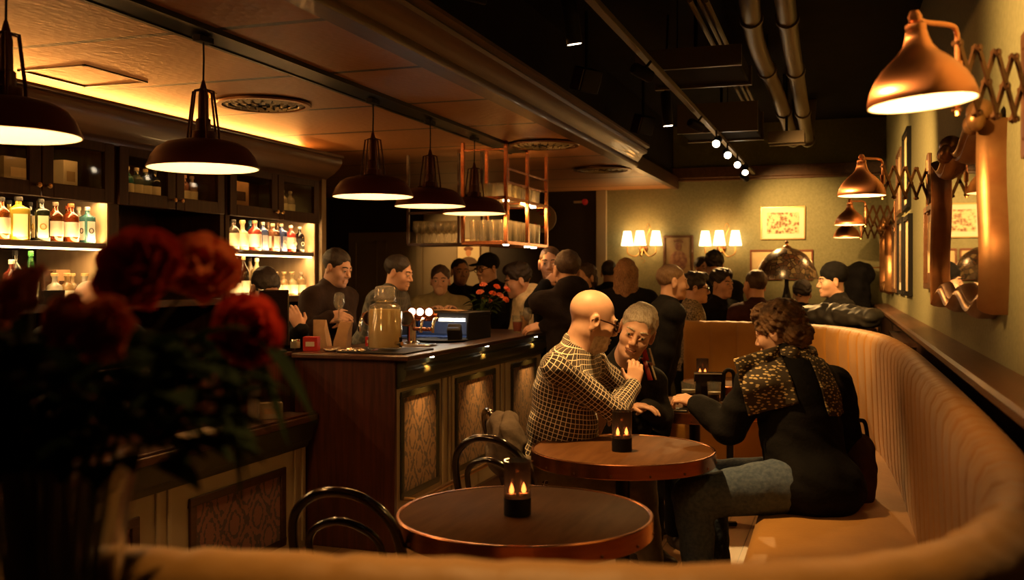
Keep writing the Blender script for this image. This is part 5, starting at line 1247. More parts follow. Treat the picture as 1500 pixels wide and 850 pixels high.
# ================================================================ people
from mathutils.bvhtree import BVHTree
RIGHT, FWD, UP = Vector((CT,ST,0)), Vector((-ST,CT,0)), Vector((0,0,1))
def dirv(ri, fw): return (RIGHT*ri+FWD*fw).normalized()
def yaw_of(d): return math.atan2(-d.x, d.y)
def rotm(yaw, pitch=0., roll=0.):
    return Matrix.Rotation(yaw,3,'Z') @ Matrix.Rotation(math.radians(pitch),3,'X') @ Matrix.Rotation(math.radians(roll),3,'Y')
def head_prims(c, R, s=1., fem=False, fat=0.):
    def P(x,y,z): return c + R@(Vector((x,y,z))*s)
    def e(p, r, k=.02, sub=False, RR=None): return E(P(*p), tuple(q*s for q in r), R@RR if RR else R, k*s, sub)
    def cp(a, b, r1, r2=None, k=.015, sub=False): return K(P(*a), P(*b), r1*s, (r1 if r2 is None else r2)*s, k*s, sub)
    o = [e((0,-.015,.04),(.075,.096,.085)), e((0,.025,-.03),(.063+fat*.01,.066,.085),.03), e((0,.045,-.085),(.043+fat*.014,.042,.032),.03),
         cp((-.033,.080,.024),(.033,.080,.024),.012,k=.02), e((.041,.062,-.03),(.024,.024,.024),.025), e((-.041,.062,-.03),(.024,.024,.024),.025),
         e((0,.083,-.1),(.019,.017,.016),.02)]
    for sx in (-1,1): o.append(e((sx*.032,.094,.004),(.017,.013,.012),.012,True))
    o += [cp((0,.088,.015),(0,.112,-.028),.0075,.012,.012), e((.013,.100,-.036),(.0095,.010,.008),.008), e((-.013,.100,-.036),(.0095,.010,.008),.008)]
    for sx in (-1,1):
        o += [e((sx*.032,.083,.004),(.0128,.0128,.0128),.002), cp((sx*.046,.084,.014),(sx*.019,.092,.014),.005,k=.006), cp((sx*.043,.084,-.007),(sx*.021,.090,-.008),.004,k=.006)]
        RR = Matrix.Rotation(sx*-.25,3,'Z')
        o += [e((sx*.080,-.008,-.002),(.011,.021,.034),.008,RR=RR), e((sx*.080,-.012,-.034),(.008,.012,.012),.01), e((sx*.090,-.004,.004),(.007,.011,.018),.005,True)]
    o += [cp((-.019,.096,-.060),(.019,.096,-.060),.0055,k=.008), cp((-.017,.095,-.0735),(.017,.095,-.0735),.0065,k=.008), cp((-.024,.101,-.0665),(.024,.101,-.0665),.0028,k=.004,sub=True)]
    return o
def hair_mesh(style, c, R, s, vox, parent, m):
    def P(x,y,z): return c + R@(Vector((x,y,z))*s)
    def e(p, r, k=.02, sub=False): return E(P(*p), tuple(q*s for q in r), R, k*s, sub)
    def cp(a, b, r1, r2=None, k=.03, sub=False): return K(P(*a), P(*b), r1*s, (r1 if r2 is None else r2)*s, k*s, sub)
    face = [e((0,.128,-.025),(.115,.088,.118),.010,True)] + [e((sx*.088,.004,-.032),(.034,.032,.046),.008,True) for sx in (-1,1)]
    wr, ws = .003, 60
    if style == 'short': o = [e((0,-.020,.046),(.083,.102,.089))] + face + [e((0,.03,-.165),(.2,.22,.105),.015,True)]
    elif style == 'thick': o = [e((0,-.015,.055),(.090,.108,.094)), e((0,.05,.10),(.06,.05,.04),.03)] + face + [e((0,.03,-.165),(.2,.22,.105),.015,True)]; wr = .006
    elif style == 'crop': o = [e((0,-.020,.043),(.0785,.100,.087))] + [e((0,.130,-.01),(.115,.085,.122),.010,True)] + [e((sx*.088,.004,-.032),(.034,.032,.046),.008,True) for sx in (-1,1)] + [e((0,.03,-.155),(.2,.22,.105),.015,True)]; wr = .002
    elif style == 'long': o = [e((0,-.025,.044),(.086,.105,.092)), cp((.05,-.06,.02),(.065,-.10,-.33),.055,.045), cp((-.05,-.06,.02),(-.065,-.10,-.33),.055,.045), cp((0,-.08,.02),(0,-.12,-.36),.06,.045)] + face; wr = .004
    elif style == 'bob': o = [e((0,-.025,.044),(.090,.108,.093)), e((0,-.06,-.03),(.085,.075,.08),.03)] + face; wr = .005
    elif style == 'curly': o = [e((0,-.025,.050),(.100,.120,.102)), e((.0,-.085,-.03),(.085,.07,.075),.03), e((0,.055,.105),(.06,.05,.04),.03)] + [e((0,.125,-.055),(.12,.088,.10),.015,True), e((.10,.02,-.045),(.05,.045,.05),.01,True), e((-.10,.02,-.045),(.05,.045,.05),.01,True)]; wr, ws = .007, 95
    elif style == 'beanie': o = [e((0,-.022,.055),(.090,.108,.098))] + [e((0,.125,-.05),(.12,.088,.10),.01,True), e((0,.0,-.13),(.2,.2,.125),.008,True)]; wr = .002
    elif style == 'cap': o = [e((0,-.02,.050),(.088,.106,.092)), e((0,.115,.052),(.065,.07,.012),.02)] + [e((0,.12,-.06),(.12,.10,.10),.01,True), e((0,.0,-.13),(.2,.2,.13),.01,True)]; wr = .001
    nm = {'beanie':'beanie','cap':'cap'}.get(style,'hair')
    return sdf_mesh(nm, o, vox, m, parent, wrinkle=wr*s, wscale=ws)
def hand_prims(W, d, nrm, th, curl=.5, s=1.):
    """W wrist, d direction to the knuckles, nrm back-of-hand normal, th = +1/-1 thumb side along d x nrm"""
    d = d.normalized(); nrm = (nrm-d*nrm.dot(d)).normalized(); sd = d.cross(nrm)*th; o = []
    for off, fl, sc in ((.030,.95,1),(.010,1.06,1),(-.010,1.0,.97),(-.028,.80,.88)):
        kn = W+d*(.086 - abs(off-.005)*.2)*s+sd*off*s
        o.append(K(W+sd*off*.55*s, kn, .0155*s, .0125*s, k=.012))
        p = kn; a = 0.
        for L_, r1, r2, w in ((.043,.0105,.0092,.55),(.027,.0092,.0085,1.0),(.021,.0085,.0072,.75)):
            a += curl*w; q = p + (d*math.cos(a)-nrm*math.sin(a) + sd*off*1.2*(1-curl*.5))*L_*fl*s
            o.append(K(p, q, r1*sc*s, r2*sc*s, k=.003)); p = q
    b = W+d*.022*s+sd*.022*s; m_ = b+(d*.62+sd*.72-nrm*.25).normalized()*.044*s; t = m_+(d*.88+sd*.25-nrm*(.25+.35*curl)).normalized()*.033*s
    o += [K(W+d*.02*s, b, .017*s, .015*s, k=.012), K(b, m_, .0145*s, .0115*s, k=.008), K(m_, t, .0110*s, .0085*s, k=.004)]
    return o
def ik(S, W, l1, l2, pole):
    d = W-S; L_ = min(d.length, (l1+l2)*.995); u = d.normalized()
    a = (l1*l1-l2*l2+L_*L_)/(2*L_); h = math.sqrt(max(l1*l1-a*a, 0)); p = (pole-u*pole.dot(u)).normalized()
    return S+u*a+p*h, S+u*L_
def person(label, head, neck, hip, shR, shL, elR, elL, wrR, wrL, knR, knL, anR, anL, headR, hs=1., top=None, bot=None, hair=None, skin=SKIN,
           vox=.007, body=0., handR=None, handL=None, jacket=.018, eyes=False, wrinkle=.004, fat=0., hooded=False, plaidb=False, collar=None, cvox=None, group=None, coatlen=0., shoes=True, legf=1.):
    head, neck, hip, shR, shL, elR, elL, wrR, wrL, knR, knL, anR, anL = map(Vector, (head, neck, hip, shR, shL, elR, elL, wrR, wrL, knR, knL, anR, anL))
    sp = (neck-hip); TL_ = sp.length; sp.normalize(); rt = (shR-shL); rt = (rt-sp*rt.dot(sp)).normalized(); fw = sp.cross(rt)
    B = Matrix((rt, fw, sp)).transposed(); ts = TL_/.5
    def torso(o):
        return [E(hip, (.165+o+fat*.25, .125+o+fat*.3, .13+o), B, .05), E(hip+sp*.17*ts+fw*(.02+fat*.5), (.150+o+fat*.35, .118+o+fat*.7, .16*ts+o), B, .06),
                E(hip+sp*.35*ts, (.165+o+fat*.1, .118+o+fat*.1, .17*ts+o), B, .06), K(shR-sp*.005, shL-sp*.005, .055+o, k=.07), K(shR.lerp(neck,.35)-sp*.0, neck-sp*.005, .05+o*.5, .052+o*.4, k=.05), K(shL.lerp(neck,.35), neck-sp*.005, .05+o*.5, .052+o*.4, k=.05)]
    def arms(o, full):
        q = []
        for S, El, Wr in ((shR,elR,wrR),(shL,elL,wrL)):
            q += [K(S, El, .052+o, .041+o, k=.035)]
            We = Wr if full else El.lerp(Wr, .93)
            q += [K(El, We, .041+o, (.026 if full else .032)+o*.8, k=.02)]
        return q
    def legs(o, full):
        q = []
        for sx, Kn, An in ((1,knR,anR),(-1,knL,anL)):
            h = hip+rt*sx*.085
            q += [K(h, Kn, (.088+o)*legf, (.058+o)*legf, k=.04), K(Kn, An if full else Kn.lerp(An,.97), (.058+o)*legf, (.036 if full else .045)+o, k=.03)]
        return q
    hp = head_prims(head, headR, hs, fat=min(fat*10,1))
    nk = [K(head+headR@Vector((0,-.022,-.055))*hs, neck+sp*.01, (.056+fat*.08)*hs, .060+fat*.12, k=.025+fat*.25)]
    if fat: nk.append(K(head+headR@Vector((0,.03,-.10))*hs, neck+sp*.02+fw*.03, .040*hs, .052, k=.04))
    pr = hp[:7]+nk+hp[7:]
    pr += torso(-.012)+arms(-.006,True)+legs(-.008,True)
    for Wr, El, hd, th in ((wrR,elR,handR,1),(wrL,elL,handL,-1)):
        d = (Wr-El).normalized(); n_ = -fw if abs(d.z) > .7 else UP; curl = .55; thm = None
        if hd: d = hd.get('d', d); n_ = hd.get('n', n_); curl = hd.get('curl', curl); thm = hd.get('th')
        if thm is None:
            s_ = d.cross(n_); thm = 1 if s_.dot(fw+UP*.3) > 0 else -1
        pr += hand_prims(Wr, d.normalized(), n_, thm, curl, .98)
    for sx, Kn, An in ((1,knR,anR),(-1,knL,anL)):
        pr += [K(An-UP*.035, An-UP*.045+fw*.13, .03, .024, k=.02)]
    o = sdf_mesh('person', pr, vox, skin); tag(o, label, 'person', group)
    cv = cvox or vox*1.35
    bones = None
    if plaidb: bones = [(hip-sp*.2, neck+sp*.25, fw, .17), (shR, elR, fw, .055), (shL, elL, fw, .055), (elR, wrR, fw, .05), (elL, wrL, fw, .05)]
    tp = torso(jacket)+arms(jacket,False)
    if coatlen: tp += [E(hip-UP*coatlen*.5+fw*0, (.19+jacket,.155+jacket,.12+coatlen*.5), None, .06)]
    if collar is not False: tp += [K(neck-sp*.01+fw*.01, neck+sp*.03-fw*.004, .062+jacket*.5, .063+jacket*.4, k=.02)]
    if hooded: tp += [E(neck-fw*.085+sp*.03, (.13,.085,.10), B, .05), K(neck+rt*.08+fw*.05, neck-rt*.08+fw*.05, .03, k=.06)]
    sdf_mesh('shirt' if plaidb else 'jacket', tp, cv, top, o, wrinkle=wrinkle, wscale=22, bones=bones)
    sdf_mesh('trousers', legs(.016,False)+[E(hip, (.170+fat*.25,.132+fat*.3,.12), B, .05)], cv*1.2, bot or CLB['black'], o, wrinkle=.003, wscale=26)
    if shoes:
        for An in (anR, anL):
            sdf_mesh('shoe', [E(An+Vector((0,0,-.040))+fw*.06, (.046,.135,.042), Matrix((rt-UP*rt.z, fw-UP*fw.z, UP)).transposed(), .01), K(An+UP*-.02, An+UP*.01, .044, k=.03)], .012, CLB['leather'], o)
    if hair: hair_mesh(hair[0], head, headR, hs, min(vox,.006), o, hair[1])
    if eyes:
        for sx in (-1,1):
            w = MB().ell(head+headR@Vector((sx*.032,.0838,.0035))*hs, (.0128*hs,)*3, 14, 10).build('eye', 'eyewhite', o)
            MB().ell(head+headR@Vector((sx*.032,.0922,.003))*hs, (.0062*hs,)*3, 10, 8).build('iris', 'iris', w)
            br = [head+headR@Vector((sx*x,y,z))*hs for x, y, z in ((.014,.096,.026),(.030,.0945,.031),(.050,.078,.026))]
            MB().tube(crom(br,4), .0042*hs, 6).build('eyebrow', hair[1] if hair else HAIR['grey'], o)
    return o
def glasses(o, head, headR, s, m='frame_black'):
    def P(x,y,z): return head+headR@(Vector((x,y,z))*s)
    g_ = MB()
    for sx in (-1,1):
        g_.tube([P(sx*.034+.024*math.cos(a), .106-.006*abs(math.cos(a)), .002+.019*math.sin(a)) for a in np.linspace(0,2*PI,20,endpoint=False)], .0034*s, 6, closed=True)
        g_.tube([P(sx*.058,.100,.008), P(sx*.078,.05,.012), P(sx*.084,-.01,.014), P(sx*.084,-.025,.0)], .0034*s, 6)
    g_.tube([P(-.011,.107,.006), P(0,.112,.009), P(.011,.107,.006)], .0026*s, 6)
    return g_.build('spectacles', m, o)
M['eyewhite'] = mat('eye white', (.34,.28,.22), .3); M['iris'] = mat('dark iris', (.03,.018,.012), .1); M['frame_black'] = mat('spectacle frame', (.035,.012,.008), .25)
CLB = {'black': cloth('black cloth', (.006,.0055,.0055)), 'char': cloth('charcoal cloth', (.012,.011,.010)), 'khaki': cloth('khaki knit', (.17,.14,.07)), 'cream': cloth('cream fleece', (.66,.54,.33)),
       'navy': cloth('navy cloth', (.014,.016,.024)), 'beige': cloth('beige trousers', (.22,.175,.12)), 'denim': cloth('blue denim', (.060,.085,.13), (.10,.13,.18), 60), 'leather': mat('shoe leather', (.02,.014,.01), .4),
       'maroon': cloth('dark maroon cloth', (.035,.012,.010)), 'pattern': cloth('patterned blouse', (.03,.025,.02), (.42,.33,.22), 70), 'vest': cloth('brown vest', (.022,.013,.010)), 'jacket': cloth('dark brown jacket', (.012,.008,.007))}
PLAID = plaid('brown and cream plaid shirt', (.022,.011,.008), (.86,.74,.55), .0205, .135, (.055,.034,.02))
PLAID_D = plaid('dark plaid shirt', (.022,.020,.014), (.06,.05,.035), .05, .3)

# ---- the bald man in the plaid shirt
hR = rotm(yaw_of(dirv(.97,.17)), -17, 4); hc = at(868,469,4.66)
bald = person('bald grey bearded man in a brown and cream plaid shirt and spectacles, leaning to talk', hc, at(842,513,4.68), at(797,682,4.74), at(815,538,4.50), at(868,532,4.90),
    at(899,602,4.58), at(908,566,5.04), at(928,566,4.79), at(884,596,4.93), at(938,702,4.78), at(935,690,5.12), Vector((at(955,702,4.85).x,at(955,702,4.85).y,.085)), Vector((at(940,690,5.2).x,at(940,690,5.2).y,.085)),
    hR, 1.10, PLAID, CLB['beige'], None, vox=.0045, cvox=.007, fat=.045, plaidb=True, wrinkle=.0055, jacket=.014,
    handR={'d': (UP*.8+RIGHT*.15+FWD*.25), 'n': (RIGHT*.1-FWD*.9+UP*.1), 'curl': .75, 'th': -1}, handL={'d': (UP*-.8-RIGHT*.3), 'n': -FWD, 'curl': .35}, eyes=True)
glasses(bald, hc, hR, 1.10)
def Hp(x,y,z): return hc+hR@(Vector((x,y,z))*1.1)
bald.data.materials.append(mat('white stubble', (.46,.34,.25), .8, col2=(.70,.58,.45), nscale=60, bump=.3))
Ri = hR.transposed()
for pl in bald.data.polygons:
    q = (Ri@(pl.center-hc))/1.10
    jaw = q.y > .012 and -.14 < q.z < -.048-.35*max(0,.05-q.y) and abs(q.x) < .075
    lips = abs(q.x) < .021 and q.y > .085 and -.082 < q.z < -.056
    if jaw and not lips: pl.material_index = 1
# his coat over the chair back
ct_ = [E(at(728+8*i,648+14*(i%2),4.66-.05*i), (.05,.06,.15-.02*(i%3)), None, .05) for i in range(4)] + [K(at(745,612,4.6), at(726,625,4.68), .035, k=.05)]
tag(sdf_mesh('draped_coat', ct_, .008, cloth('grey brown coat', (.075,.055,.04)), wrinkle=.012, wscale=24), 'grey brown coat hung over the chair behind the plaid shirt man', 'coat')

# ---- the grey haired man beside him
gR = rotm(yaw_of(dirv(-.20,-1)), -14, -21); gc = at(933,485,5.18)
grey = person('smiling grey haired man in a dark jacket tilting his head toward the bald man', gc, at(912,533,5.32), at(905,650,5.62), at(890,553,5.28), at(955,562,5.42),
    at(893,600,5.22), at(968,612,5.38), at(922,594,5.22), at(946,597,5.24), at(955,672,5.3), at(990,668,5.5), Vector((at(955,672,5.35).x,at(955,672,5.35).y,.085)), Vector((at(990,668,5.55).x,at(990,668,5.55).y,.085)),
    gR, 1.12, CLB['char'], CLB['black'], ('short', HAIR['grey']), vox=.0045, cvox=.008, fat=.02, wrinkle=.005, jacket=.024, handR={'d': RIGHT-FWD*.4, 'n': UP, 'curl': .4}, handL={'d': -RIGHT-FWD*.3, 'n': UP, 'curl': .4}, eyes=True)
def Gp(x,y,z): return gc+gR@(Vector((x,y,z))*1.12)
a, b = at(944,513,5.2), at(953,548,5.24)
gj = [c for c in grey.children if c.name.startswith('jacket')][0]
gt = BVHTree.FromPolygons([v.co.copy() for v in gj.data.vertices], [tuple(p.vertices) for p in gj.data.polygons])
def stripe(par, p0, p1, wdt, nm, m):
    rows = []
    for k in range(13):
        q = Vector(p0).lerp(Vector(p1), k/12); row = []
        for i in (-1,-.3,.3,1):
            x = q+RIGHT*wdt*i; h = gt.ray_cast(x-FWD*1.0, FWD); row.append((h[0] if h[0] is not None else x)-FWD*.004)
        rows.append(row)
    o_ = MB().loft(rows, closed_u=False, caps=False).build(nm, m, par, angle=180); s_ = o_.modifiers.new('thickness','SOLIDIFY'); s_.thickness = .003
stripe(grey, at(943,512,5.2), at(956,560,5.2), .013, 'red_stripe', 'redbox'); stripe(grey, at(951,510,5.2), at(965,560,5.2), .005, 'white_stripe', 'paper')
MB().tube(crom([Gp(-.026,.1005,-.060), Gp(-.012,.107,-.0685), Gp(.012,.107,-.0685), Gp(.026,.1005,-.060)], 5), .0032, 6).build('mouth', mat('lips', (.16,.05,.035), .5), grey)

# ---- the woman with the patterned scarf, seen from behind
wR = rotm(yaw_of(dirv(-.80,.58)), -16, 0); wc = at(1140,487,4.60)
woman = person('curly haired woman in a black jacket, jeans and a gold flecked scarf, seen from behind', wc, at(1158,528,4.56), at(1192,708,4.38), at(1222,568,4.62), at(1108,563,4.44),
    at(1240,650,4.62), at(1066,627,4.50), at(1180,672,4.78), at(1024,594,4.66), at(1036,702,4.72), at(1016,728,4.36), Vector((at(1052,690,4.74).x,at(1052,690,4.74).y,.085)), Vector((at(1026,712,4.36).x,at(1026,712,4.36).y,.085)),
    wR, 1.0, CLB['black'], CLB['denim'], ('curly', HAIR['curl']), vox=.005, cvox=.008, fat=.02, wrinkle=.006, jacket=.034, coatlen=.04, legf=1.22, handL={'d': (-RIGHT*.72+UP*.30+FWD*.3), 'n': UP*.9-FWD*.4, 'curl': .95}, handR={'d': -RIGHT, 'n': UP, 'curl': .5})
wj = [c for c in woman.children if c.name.startswith('jacket')][0]
tr_b = BVHTree.FromPolygons([v.co.copy() for v in wj.data.vertices], [tuple(p.vertices) for p in wj.data.polygons])
def scarf_mat():
    m, t, N, L, p = nt('gold flecked scarf'); p.inputs['Roughness'].default_value = .8
    v = coords(N, L, (42,60,92), (.5,.45,.7)); vo = N.new('ShaderNodeTexVoronoi'); vo.inputs['Scale'].default_value = 1.; vo.inputs['Randomness'].default_value = 1.; L.new(v, vo.inputs['Vector'])
    r = N.new('ShaderNodeValToRGB'); r.color_ramp.elements[0].position = .30; r.color_ramp.elements[1].position = .40; r.color_ramp.elements[0].color = (.58,.44,.22,1); r.color_ramp.elements[1].color = (.035,.022,.010,1)
    L.new(vo.outputs['Distance'], r.inputs[0]); L.new(r.outputs[0], p.inputs['Base Color']); return m
M['scarf'] = scarf_mat()
def drape(quad, nx, ny, name, par, off=.010, dvec=None, fallback=4.3, loose=True):
    """a cloth sheet laid over the jacket: corner points joined by a grid and dropped onto the surface"""
    g_ = MB(); rows = []
    for j in range(ny+1):
        row = []
        for i in range(nx+1):
            u, v = i/nx, j/ny; a_, b_ = quad[0], quad[1]; c_, d_ = quad[3], quad[2]
            px = Vector(a_).lerp(Vector(b_), u).lerp(Vector(c_).lerp(Vector(d_), u), v)
            h = tr_b.ray_cast(px-FWD*1.2, FWD)
            q = h[0]-FWD*off if h[0] is not None else px
            row.append(q-FWD*(.004*math.sin(9*u+3*v)+.003*math.sin(14*v)))
        rows.append(row)
    if loose:
        for _ in range(4):
            R2 = [[Vector(x) for x in r] for r in rows]
            for j in range(ny+1):
                for i in range(nx+1):
                    nb = [rows[y][x] for x, y in ((i-1,j),(i+1,j),(i,j-1),(i,j+1)) if 0 <= x <= nx and 0 <= y <= ny]
                    av = sum(nb, Vector())/len(nb); av = Vector(rows[j][i]).lerp(av, .5)
                    d_now, d_av = Vector(rows[j][i]).dot(FWD), av.dot(FWD)
                    R2[j][i] = Vector(rows[j][i])+FWD*(min(d_av, d_now)-d_now)
            rows = R2
    g_.loft(rows, closed_u=False, caps=False); o = g_.build(name, 'scarf', par, angle=180)
    s = o.modifiers.new('thickness', 'SOLIDIFY'); s.thickness = .006; s.offset = 0; return o
drape([at(1074,526,4.38), at(1140,506,4.45), at(1168,590,4.35), at(1100,612,4.33)], 18, 22, 'scarf', woman)
drape([at(1184,520,4.45), at(1212,528,4.45), at(1246,610,4.42), at(1206,606,4.42)], 10, 18, 'scarf', woman)
nr = []
nk = at(1156,522,4.56)
sdf_mesh('scarf_wrap', [K(nk+Vector((.085*math.cos(a),.085*math.sin(a),.012*math.sin(a*3))), nk+Vector((.085*math.cos(a+.5),.085*math.sin(a+.5),.012*math.sin(a*3+1.5))), .030, k=.03) for a in np.arange(0,2*PI,.5)], .006, 'scarf', woman, wrinkle=.006, wscale=40)
# handbag beside her on the seat
hb = at(1255,690,4.35); t = thing('handbag', 'dark brown soft handbag on the sofa seat behind the woman', 'bag', hb)
tag(t); sdf_mesh('bag_body', [E(at(1258,672,4.62), (.075,.13,.12), None, .03), E(at(1258,708,4.6), (.08,.14,.12), None, .04)], .008, cloth('brown leatherette', (.05,.022,.015)), t, wrinkle=.006, wscale=22)
MB().tube(crom([at(1248,650,4.55), at(1250,622,4.58), at(1266,618,4.62), at(1272,650,4.66)], 6), .010, 8).build('handle', 'black_matt', t)

# ---- guests and staff in the background
def guest(label, u, v, D, face, top, hair, pitch=0., roll=0., lean=6., bface=None, skin=SKIN, hs=1., wr=None, eyes=False, vox=.0075, hooded=False, slim=0., bot=None, plaidb=False, hands=None, poles=None, jacket=.022, gl=False, group=None, sw=.19):
    hc_ = at(u, v, D); fd = dirv(*face); R = rotm(yaw_of(fd), pitch, roll); bd = dirv(*(bface or face)); yaw = yaw_of(bd); rt = Vector((math.cos(yaw), math.sin(yaw), 0))
    nk_ = hc_+R@(Vector((0,-.03,-.118))*hs)-UP*.045; sp = (bd*math.sin(math.radians(lean))+UP*math.cos(math.radians(lean))).normalized()
    hp_ = nk_-sp*.50; sR, sL = nk_-sp*.055+rt*sw, nk_-sp*.055-rt*sw
    W = {}; El = {}
    for key, S, sx in (('R',sR,1),('L',sL,-1)):
        tgt = wr.get(key) if wr else None
        if tgt is None: tgt = S-UP*.42+bd*.26-rt*sx*.04
        pole = (poles or {}).get(key, -UP*.8-bd*.3+rt*sx*.5)
        El[key], W[key] = ik(S, Vector(tgt), .29, .255, pole)
    hz = hp_.z; legs_ = {}
    for sx in (1,-1):
        kn = Vector((hp_.x,hp_.y,hz*.53))+rt*sx*.09+bd*.03; an = Vector((hp_.x,hp_.y,.085))+rt*sx*.10-bd*.02; legs_[sx] = (kn, an)
    H = hands or {}
    o = person(label, hc_, nk_, hp_, sR, sL, El['R'], El['L'], W['R'], W['L'], legs_[1][0], legs_[-1][0], legs_[1][1], legs_[-1][1], R, hs, top, bot or CLB['black'], hair, skin, vox=vox, cvox=.011,
               handR=H.get('R'), handL=H.get('L'), eyes=eyes, hooded=hooded, plaidb=plaidb, jacket=jacket, group=group)
    if gl: glasses(o, hc_, R, hs)
    return o
HB, HBr, HG = ('short', HAIR['black']), ('short', HAIR['brown']), ('crop', HAIR['brown'])
guest('bartender in a dark vest holding a glass, left of the leaning man', 494, 393, 6.75, (.85,-.45), CLB['vest'], HB, pitch=-16, lean=4, wr={'R': at(486,462,6.5), 'L': at(505,465,6.5)}, eyes=True, hands={'R': {'d': RIGHT*.6-UP*.1-FWD*.3, 'n': UP*.5-FWD, 'curl': .8}, 'L': {'d': -RIGHT*.6-FWD*.2, 'n': UP*.4-FWD, 'curl': .8}})
guest('dark haired man in a dark checked shirt leaning right over the bar', 584, 400, 7.3, (.90,-.30), PLAID_D, HB, pitch=-14, lean=26, plaidb=True, eyes=True, vox=.0075)
guest('man in a khaki sweater facing the camera behind the lit beer tap', 645, 411, 8.5, (.0,-1), CLB['khaki'], HBr, pitch=-5, lean=8, wr={'R': at(632,458,8.15), 'L': at(668,458,8.15)}, eyes=True)
guest('bare headed man in black standing right behind the khaki sweater man', 674, 399, 10.2, (.35,-1), CLB['black'], ('crop', HAIR['black']), skin=SKIN_D, eyes=True, hs=1.12)
guest('man with a dark cap and spectacles before the pale poster', 714, 394, 9.5, (-.72,-.62), CLB['black'], ('cap', CLB['black']), pitch=-8, gl=True, eyes=True, hs=1.1)
guest('black haired man in a cream hooded top, in profile behind the roses', 759, 412, 8.45, (-.95,-.20), CLB['cream'], ('thick', HAIR['black']), pitch=-14, lean=14, hooded=True, eyes=True, hs=1.1)
guest('man facing the camera with his hand by his cheek, under the glass rack', 806, 387, 8.15, (-.12,-1), CLB['black'], ('crop', HAIR['brown']), eyes=True, vox=.006, bface=(.92,-.25), lean=2, sw=.15, wr={'L': at(823,416,7.92), 'R': at(800,415,7.94)}, hands={'L': {'d': UP*.9-RIGHT*.2, 'n': RIGHT*.8-FWD*.4, 'curl': .3, 'th': 1}, 'R': {'d': UP*.4+RIGHT*.5, 'n': -FWD+UP*.4, 'curl': 1.1}}, hs=1.12)
guest('man in a black jacket seen from behind, his hand resting on the bar', 830, 396, 7.3, (-.30,.95), CLB['jacket'], ('short', HAIR['brown']), hooded=True, vox=.006, wr={'L': at(795,478,7.22)}, poles={'L': RIGHT*.9-UP*.7-FWD*.2}, hands={'L': {'d': -RIGHT*.9-UP*.15+FWD*.15, 'n': UP*.75-FWD*.6, 'curl': .45}}, hs=1.12, lean=6, sw=.22)
guest('dim brown haired guest behind the man in the black jacket', 857, 407, 9.2, (-.6,-.6), CLB['char'], ('bob', HAIR['brown']))
guest('dark headed guest by the far wall, left of the long haired woman', 893, 400, 10.0, (.3,.9), CLB['black'], ('crop', HAIR['black']), skin=SKIN_D)
guest('woman with long fair hair seen from behind, above the bald man', 917, 401, 8.4, (.12,1), CLB['black'], ('long', HAIR['blond']), hs=.98)
guest('fair short haired man in a black coat in profile, left of the far sofa', 985, 414, 7.25, (.95,.12), CLB['black'], ('crop', hairmat('fair cropped hair',(.16,.09,.045),(.25,.15,.08))), pitch=-3, lean=12, eyes=True, hs=1.04, jacket=.026, wr={'R': at(962,570,7.1), 'L': at(950,570,7.5)})
guest('dark haired woman with spectacles in a flecked blouse, behind the far sofa', 1019, 423, 8.15, (.95,-.12), CLB['pattern'], ('thick', HAIR['black']), pitch=-3, gl=True, eyes=True, hs=.98)
guest('dark haired man in black, seated beyond the woman in the flecked blouse', 1057, 417, 8.75, (.62,-.75), CLB['black'], ('thick', HAIR['black']), eyes=True)
guest('tall man seen from behind under the right wall sconce', 1046, 389, 9.5, (.1,1), CLB['black'], ('thick', HAIR['black']))
guest('dim face of a guest looking past the tall man under the right sconce', 1030, 394, 10.6, (.3,-1), CLB['black'], HB, eyes=True)
guest('short haired man seen from behind, left of the leaded glass lamp stem', 1106, 419, 8.22, (-.32,.95), CLB['maroon'], ('crop', HAIR['brown']), hs=1.05)
guest('guest with only a dark head of hair showing, right of the lamp stem', 1175, 431, 9.75, (.3,.9), CLB['black'], ('thick', HAIR['black']))
guest('man in a dark beanie in profile by the right wall', 1219, 412, 7.98, (-.95,.05), CLB['char'], ('beanie', CLB['black']), pitch=-6, eyes=True, hs=1.05)
guest('dark haired bartender bending behind the upright order screen', 388, 424, 6.1, (.55,-.6), CLB['black'], ('short', HAIR['black']), pitch=-38, lean=22, wr={'L': at(440,482,5.85)}, vox=.0065, hands={'L': {'d': -RIGHT*.35+UP*.8, 'n': -FWD*.8+RIGHT*.3, 'curl': .55, 'th': 1}})
guest('bald headed bartender bending low behind the foreground roses', 131, 450, 4.9, (.35,-.8), CLB['black'], None, pitch=-42, lean=10)
# glass polished by the vest bartender
o = sg.copy(); C.objects.link(o); o.location = at(496,470,6.42); o.rotation_euler = (.3,.2,0); tag(o, 'stemmed glass held in the hands of the bartender in the vest', 'glass')
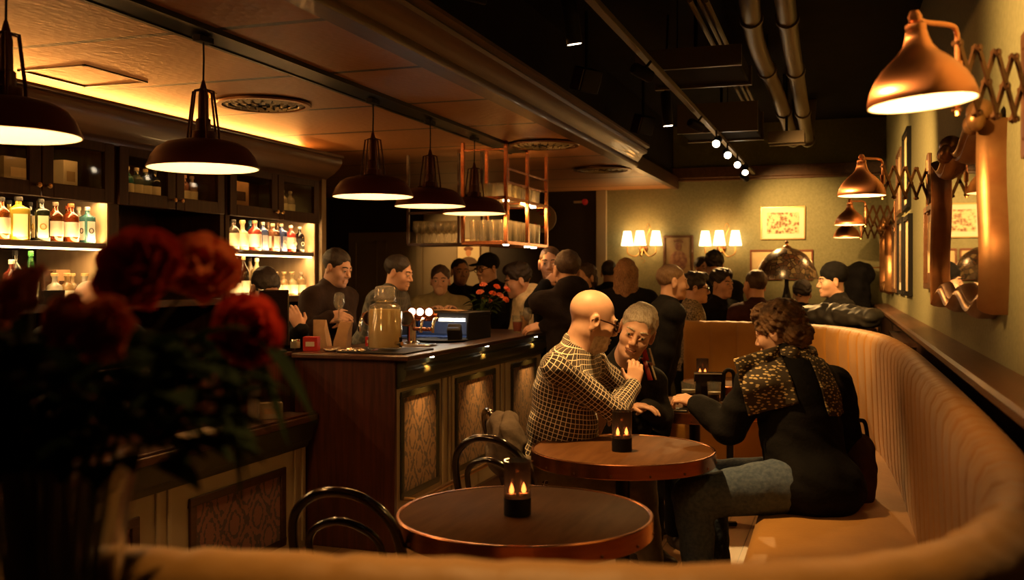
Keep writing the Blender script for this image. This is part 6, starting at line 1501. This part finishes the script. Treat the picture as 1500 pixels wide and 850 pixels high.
# coats
pf = []
for i in range(9):
    f_ = i/8; p = at(1175+98*f_, 462+4*f_, 7.62-.62*f_); pf.append(E(p, (.10,.11,.072+.022*math.sin(f_*PI)), None, .018))
tag(sdf_mesh('puffer_jacket', pf, .010, mat('black quilted nylon', (.020,.018,.015), .58), wrinkle=.010, wscale=26), 'black quilted jacket lying along the far corner of the sofa back', 'jacket')
hcx = at(1256,408,10.3)
tag(sdf_mesh('hanging_coat', [K(hcx+UP*.05, hcx-UP*.45, .10, .17, k=.05), E(hcx+UP*.03, (.17,.10,.12), None, .05), E(hcx+RIGHT*.05+UP*.1, (.10,.09,.07), None, .04)], .012, CLB['black'], wrinkle=.012, wscale=18), 'black coat bundle hanging in the dark far corner by the beanie man', 'coat')
MB_ = MB().tube([(wallx(10.2), hcx.y, hcx.z+.12), (hcx.x, hcx.y, hcx.z+.10)], .008, 6); tag(MB_.build('coat_hook', 'brass'), 'brass hook carrying the black coat in the far corner', 'hook')
struct('trim_14', MB().box(.27, .41, 6.4, 7.8, 1.075, 1.10), 'wood_dark')

# ================================================================ camera, light, colour
cam = bpy.data.cameras.new('camera'); co = bpy.data.objects.new('camera', cam); C.objects.link(co)
co.location = (0,0,CAMH); co.rotation_euler = (PI/2, 0, math.radians(18.75))
cam.lens = 35; cam.sensor_width = 36; cam.shift_y = -20/1500; cam.clip_start = .02
cam.dof.use_dof = True; cam.dof.focus_distance = 4.9; cam.dof.aperture_fstop = 2.8
bpy.context.scene.camera = co
# unseen tube downlight, added to light the near end of the sofa
spot((-.55, 1.6, 2.48), (-.30,1.20,1.1), 37, 62, 'unseen black tube downlight added to light the near end of the sofa', r=.034, group='tube downlights', ln=.22, arm=Vector((-.55,1.9,3.2)), blend=.9)
w = bpy.data.worlds.new('world'); bpy.context.scene.world = w; w.use_nodes = True
bg = w.node_tree.nodes['Background']; bg.inputs[0].default_value = (1,.36,.16,1); bg.inputs[1].default_value = .006
sc = bpy.context.scene
vs = sc.view_settings; vs.view_transform = 'Standard'; vs.look = 'None'; vs.gamma = 1; vs.exposure = .8; vs.use_curve_mapping = False
cy = sc.cycles; cy.max_bounces = 8; cy.diffuse_bounces = 3; cy.glossy_bounces = 4; cy.transmission_bounces = 8; cy.transparent_max_bounces = 8
cy.sample_clamp_indirect = 3; cy.caustics_reflective = False; cy.caustics_refractive = False; cy.use_denoising = True; cy.blur_glossy = .5
